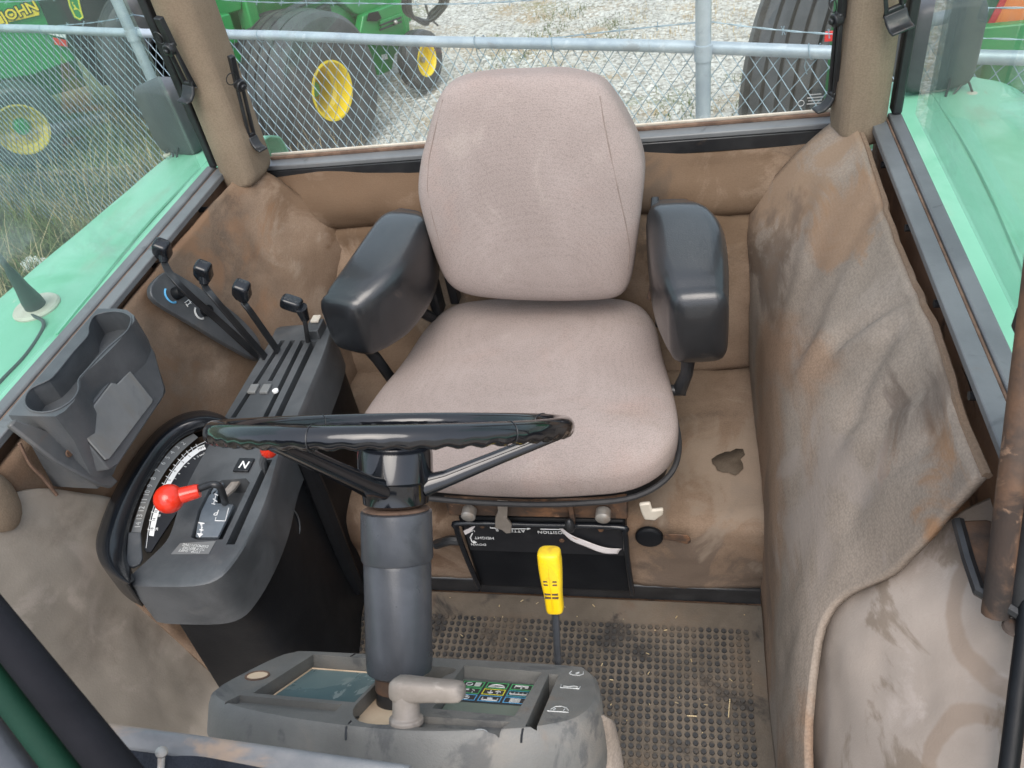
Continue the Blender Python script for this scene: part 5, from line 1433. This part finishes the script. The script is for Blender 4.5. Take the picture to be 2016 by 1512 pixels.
P0 = Z(608, 682, -.02); P2 = at(600, 630, z=CZ + .08); P3 = at(577, 599, z=CZ + .118)
lvr = MB().tube([P0, P2, P2.lerp(P3, .7)], [.0055, .0045, .0045], 8).build('control_lever', M['black_metal'], con)
kb = roundbox(at(574, 597, z=CZ + .118), (V((.9, 0, -.43)), V((.0, 1, 0)), V((.43, 0, .9))), (.0205, .0135, .0125))
kb.lathe([(.0085, 0), (.0105, .02), (.0125, .034)], at(601, 628, z=CZ + .078), at(590, 600, z=CZ + .118) - at(601, 628, z=CZ + .078), 16)
kb.build('knob', M['gloss_dusty'], lvr, sharp=60)

# ================================================================== CUP TRAY
TZ = .812
tray = thing('cup_tray', 'grey plastic two-cup tray with a flat side lid fixed against the left sill', 'cup holder', (-.64, .88, .63))
x5 = lambda x, y: (x / 3.024, 400 + y / 3.024)
T = lambda x, y, h=0.0: at(*x5(x, y), z=TZ + h)
LP0 = V((-.545, .85, .70)); LN = V((.98, 0, .20)).normalized()
tpx = [(580, 628), (690, 627), (755, 636), (798, 668), (800, 700), (760, 760), (690, 840), (600, 930), (520, 1000), (478, 1050), (476, 1105), (440, 1180), (385, 1238), (330, 1270), (190, 1268), (50, 1262), (200, 1070), (400, 840)]
ring0 = [T(x, y) for x, y in tpx]
mid_ = [V((p.x + .001, p.y, .762)) for p in ring0]
low_ = [V((p.x - .02, p.y, .655)) for p in ring0]
tb_ = MB().loft([ring0, [p + V((0, 0, -.004)) for p in ring0], mid_, low_]).build('tray', M['plastic'], tray)
cav = [(528, 735), (560, 672), (640, 648), (720, 648), (772, 672), (780, 705), (755, 760), (690, 818), (640, 862), (590, 912), (520, 990), (468, 1050), (466, 1110), (435, 1165), (365, 1215), (280, 1243), (195, 1238), (152, 1200), (152, 1150), (190, 1100), (290, 1052), (340, 1005), (440, 880), (520, 790)]
cut(tb_, [MB().prism([T(x, y) - V((0, 0, .040)) for x, y in cav], V((0, 0, .055)))])
MB().prism([T(x, y) - V((0, 0, .0395)) for x, y in cav], V((0, 0, .002))).build('cup_floor', M['plastic'], tray)
rimp = catmull([T(x, y, .001) for x, y in cav], 3, True)
MB().tube(rimp, .0012, 6, closed=True).build('cup_rim', M['plastic'], tray)
lf = lambda x, y, h=0.0: onp(*x5(x, y), LP0 + LN * h, LN)
face = [(868, 795), (925, 890), (983, 1100), (978, 1150), (705, 1560), (650, 1590), (478, 1372), (545, 1262), (558, 1180), (642, 1075), (702, 1008)]
MB().prism([lf(x, y) for x, y in face], LN * -.050).build('front_panel', M['plastic'], tray, bevel=.003)
lid = [(765, 1002), (900, 1170), (895, 1190), (640, 1525), (620, 1530), (488, 1382), (555, 1272), (548, 1210), (655, 1072), (690, 1080)]
MB().prism([lf(x, y, .0005) for x, y in lid], LN * .004).build('side_lid', M['lid_grey'], tray, bevel=.001)
MB().tube([lf(x, y, .001) for x, y in lid], .0012, 4, closed=True).build('lid_gap', M['ink'], tray)
MB().lathe([(.006, 0), (.005, .002), (.001, .002)], lf(410, 1490, -.028), LN, 12).build('screw', M['rust'], tray)
m = MB(); m.prism([lf(x, y, -.040) for x, y in [(30, 1330), (60, 1290), (420, 1420), (680, 1660), (640, 1700), (560, 1680), (300, 1540)]], LN * .010)
m.build('base_flange', M['plastic'], tray, bevel=.003)

# knob plate behind the levers
KN = V((.95, 0, .32)).normalized(); K0 = V((-.618, 1.12, .680))
kf = lambda x, y, h=0.0: onp(x, y, K0 + KN * h, KN)
kp = thing('knob_plate', 'long grey plate with two small dusty knobs, let into the cloth behind the levers', 'control plate', K0)
MB().prism([kf(x, y, -.010) for x, y in catmull([(288, 572, 0), (300, 552, 0), (322, 537, 0), (345, 545, 0), (400, 580, 0), (460, 624, 0), (500, 668, 0), (506, 700, 0), (498, 712, 0), (440, 682, 0), (370, 640, 0), (300, 598, 0)], 3, True) for x, y in [(x, y)]] if False else [kf(p.x, p.y, -.010) for p in catmull([(288, 572, 0), (300, 552, 0), (322, 537, 0), (345, 545, 0), (400, 580, 0), (460, 624, 0), (500, 668, 0), (506, 700, 0), (498, 712, 0), (440, 682, 0), (370, 640, 0), (300, 598, 0)], 3, True)], KN * .012).build('plate', M['plastic'], kp, bevel=.002)
def arc(c, r, a0, a1, w, mat, name):
    s_, t_, _ = frame_of(KN)
    MB().tube([c + (s_ * math.cos(a) + t_ * math.sin(a)) * r for a in [a0 + (a1 - a0) * i / 12 for i in range(13)]], w, 4).build(name, M[mat], kp)
s_, t_, _ = frame_of(KN)
for x, y, r, mt in ((346, 578, .0125, 'blue'), (402, 613, .0105, 'white_worn')):
    c = kf(x, y, .002)
    MB().lathe([(r, 0), (r * .95, .014), (r * .85, .016), (.001, .0162)], c, KN, 20).build('knob', M['plastic_dark'], kp, sharp=30)
    c2 = kf(x - 8, y + 2, .0028)
    arc(c2, r * 1.25, 1.7, 4.4, .0022, mt, 'scale_arc')
m = MB(); [m.tube([kf(x, y, .0025), kf(x2, y2, .0025)], .0009, 4) for x, y, x2, y2 in ((364, 596, 372, 590), (368, 602, 376, 594), (372, 590, 376, 598), (366, 598, 370, 604))]
m.build('pictogram', M['white_worn'], kp)

# ================================================================== FENDERS, LAMPS, AERIAL, COWL
def fender(sg, label):
    t = thing('rear_fender', label, 'fender', (sg * .95, .9, .5), 'rear fenders beside the cab')
    rows = []
    for y, w, dz in ((-.35, 1.12, -.03), (.3, 1.11, 0), (.8, 1.09, .004), (1.2, 1.065, .004), (1.6, 1.02, .002), (1.78, 1.0, -.004), (1.84, .985, -.02), (1.88, .97, -.06), (1.90, .96, -.2)):
        rows.append([(sg * .712, y, .722 + dz), (sg * .80, y, .724 + dz), (sg * (w + .80) / 2, y, .724 + dz), (sg * (w - .06), y, .716 + dz), (sg * (w - .015), y, .700 + dz), (sg * w, y, .665 + dz), (sg * (w + .004), y, .45 + dz)])
    d = lambda p, u, v: .003 * fb(p, 3, 5)
    patch(rows, 6, 6, d).build('panel', M['fender'], t, solid=.006, sharp=60)
    MB().tube(catmull([(sg * .80, 1.0, .728), (sg * .82, 1.4, .729), (sg * .815, 1.75, .722)], 6), .004, 6).build('weld_bead', M['fender'], t)
    return t
fl = fender(-1, 'faded green rear fender carrying the whip aerial, seen through the left side window')
fr_ = fender(1, 'faded green rear fender seen through the right side window, without aerial')
def lamp(sg, cpx, base, label, tilt):
    b = V(base)
    t = thing('work_lamp', label, 'lamp', b, 'work lamps on the rear fenders')
    c = cpx
    R = Matrix.Rotation(tilt, 3, 'Z')
    m = MB()
    rg = []
    for k, (dy, s_) in enumerate(((-.045, .86), (-.04, .95), (-.03, 1.0), (.03, .97), (.05, .82), (.056, .7))):
        rg.append([c + R @ V((.072 * s_ * SQ(math.cos(a), .35), dy, .088 * s_ * SQ(math.sin(a), .35))) for a in [2 * math.pi * i / 24 for i in range(24)]])
    m.loft(rg).build('housing', M['lamp_grey'], t, sharp=45)
    MB().tube([b, b + V((0, 0, .03)), c + V((0, 0, -.085))], .014, 10).build('stem', M['black_metal'], t)
    MB().lathe([(.030, 0), (.030, .012), (.022, .016), (.001, .016)], b, (0, 0, 1), 20).build('base', M['offwhite'], t)
    MB().tube(catmull([c + R @ V((.02, -.045, -.06)), c + V((.02 * sg, -.06, -.10)), b + V((.05 * sg, -.03, .02)), b + V((.06 * sg, -.05, .006))], 6), .0025, 6).build('wire', M['black_metal'], t)
    MB().lathe([(.010, 0), (.010, .004), (.001, .006)], b + V((.06 * sg, -.05, .0)), (0, 0, 1), 12).build('grommet', M['offwhite'], t)
bl = at(388, 285, z=.722); lamp(-1, at(346, 228, y=bl.y - .01), bl, 'dark grey work lamp on the left fender, partly behind the corner post', -.35)
br = at(1838, 172, z=.722); lamp(1, at(1846, 82, y=br.y), br, 'dark grey work lamp on a round base on the right fender', .12)
# whip aerial
ab = at(77, 612, z=.722)
an = thing('whip_aerial', 'black whip aerial on a round white magnetic base with a trailing cable', 'aerial', ab)
MB().lathe([(.043, 0), (.0445, .004), (.0445, .010), (.041, .014), (.018, .017), (.001, .017)], ab, (0, 0, 1), 36).build('base', M['offwhite'], an)
MB().lathe([(.0445, -.001), (.0452, .004), (.0445, .0045)], ab, (0, 0, 1), 36, close=False).build('base_seal', M['antenna'], an)
tip_ = at(-40, 452, z=.722 + .22); ad_ = (tip_ - ab); L_ = ad_.length
MB().lathe([(.020, .012), (.019, .035), (.013, .075), (.0095, .115), (.0075, .13), (.0055, .135), (.004, L_), (.003, L_ * 1.6)], ab, ad_, 20).build('mast', M['antenna'], an)
MB().tube(catmull([ab + V((.012, -.03, .012)), at(84, 632, z=.735), at(82, 652, z=.729), at(50, 700, z=.729), at(0, 752, z=.729), at(-40, 800, z=.728)], 6), .0035, 7).build('cable', M['antenna'], an)

# cowl edge in front of the dash
cw = thing('windscreen_cowl', 'grey metal cowl edge with black felt and a loose screw, in front of the dashboard', 'cowl', (0, .25, .82))
A, B = at(226, 1428, z=.842), at(850, 1516, z=.815)
e = (B - A).normalized()
up_ = V((0, -.25, .97))
m = patch([[A - e * .05 + (B - A) * t + V((0, o, h)) + V((0, 0, .002 * noise.noise(V((t * 30, o * 50, 0))))) for t in (-.05, .15, .3, .45, .6, .75, .9, 1.1)] for o, h in ((.003, -.03), (.003, -.006), (.001, -.001), (-.003, .0), (-.009, -.003), (-.016, -.009))], 3, 6)
m.build('metal_lip', M['cowl'], cw, solid=.002, sharp=80)
m = patch([[A - e * .05 + (B - A) * t + V((0, o, h)) + V((0, 0, .003 * noise.noise(V((t * 40, o * 90, 2))))) for t in (-.05, .15, .3, .45, .6, .75, .9, 1.1)] for o, h in ((-.006, -.008), (-.014, -.012), (-.05, -.022), (-.11, -.03), (-.2, -.05))], 4, 8)
m.build('felt_pad', M['felt'], cw, solid=.004, sharp=80)
sq = at(317, 1512, z=.826)
stp = at(318, 1482, z=.850)
m = MB().tube([sq - (stp - sq) * .8, stp], .0024, 8)
for i in range(12):
    c = sq.lerp(stp, i / 12)
    m.lathe([(.0024, 0), (.0032, .0008), (.0024, .0016)], c, stp - sq, 8, close=False)
m.lathe([(.0052, 0), (.0052, .0018), (.0035, .003), (.001, .0032)], stp, stp - sq, 12)
m.build('screw', M['steel'], cw)
# cloth gaiter at the right of the dash
m = patch([[at(1172, 1400, z=.64), at(1176, 1450, z=.60), at(1180, 1530, z=.55)], [at(1196, 1412, z=.62), at(1202, 1460, z=.58), at(1206, 1540, z=.54)], [at(1206, 1440, z=.56), at(1218, 1490, z=.54), at(1226, 1550, z=.50)], [at(1190, 1500, z=.5), at(1200, 1530, z=.48), at(1210, 1570, z=.45)]], 5, 6)
gaiter = m.build('column_gaiter', M['fabric_grey'], None, solid=.004, sharp=80)
tag(gaiter, 'grey-brown cloth gaiter tucked round the right foot of the dashboard', 'cloth')
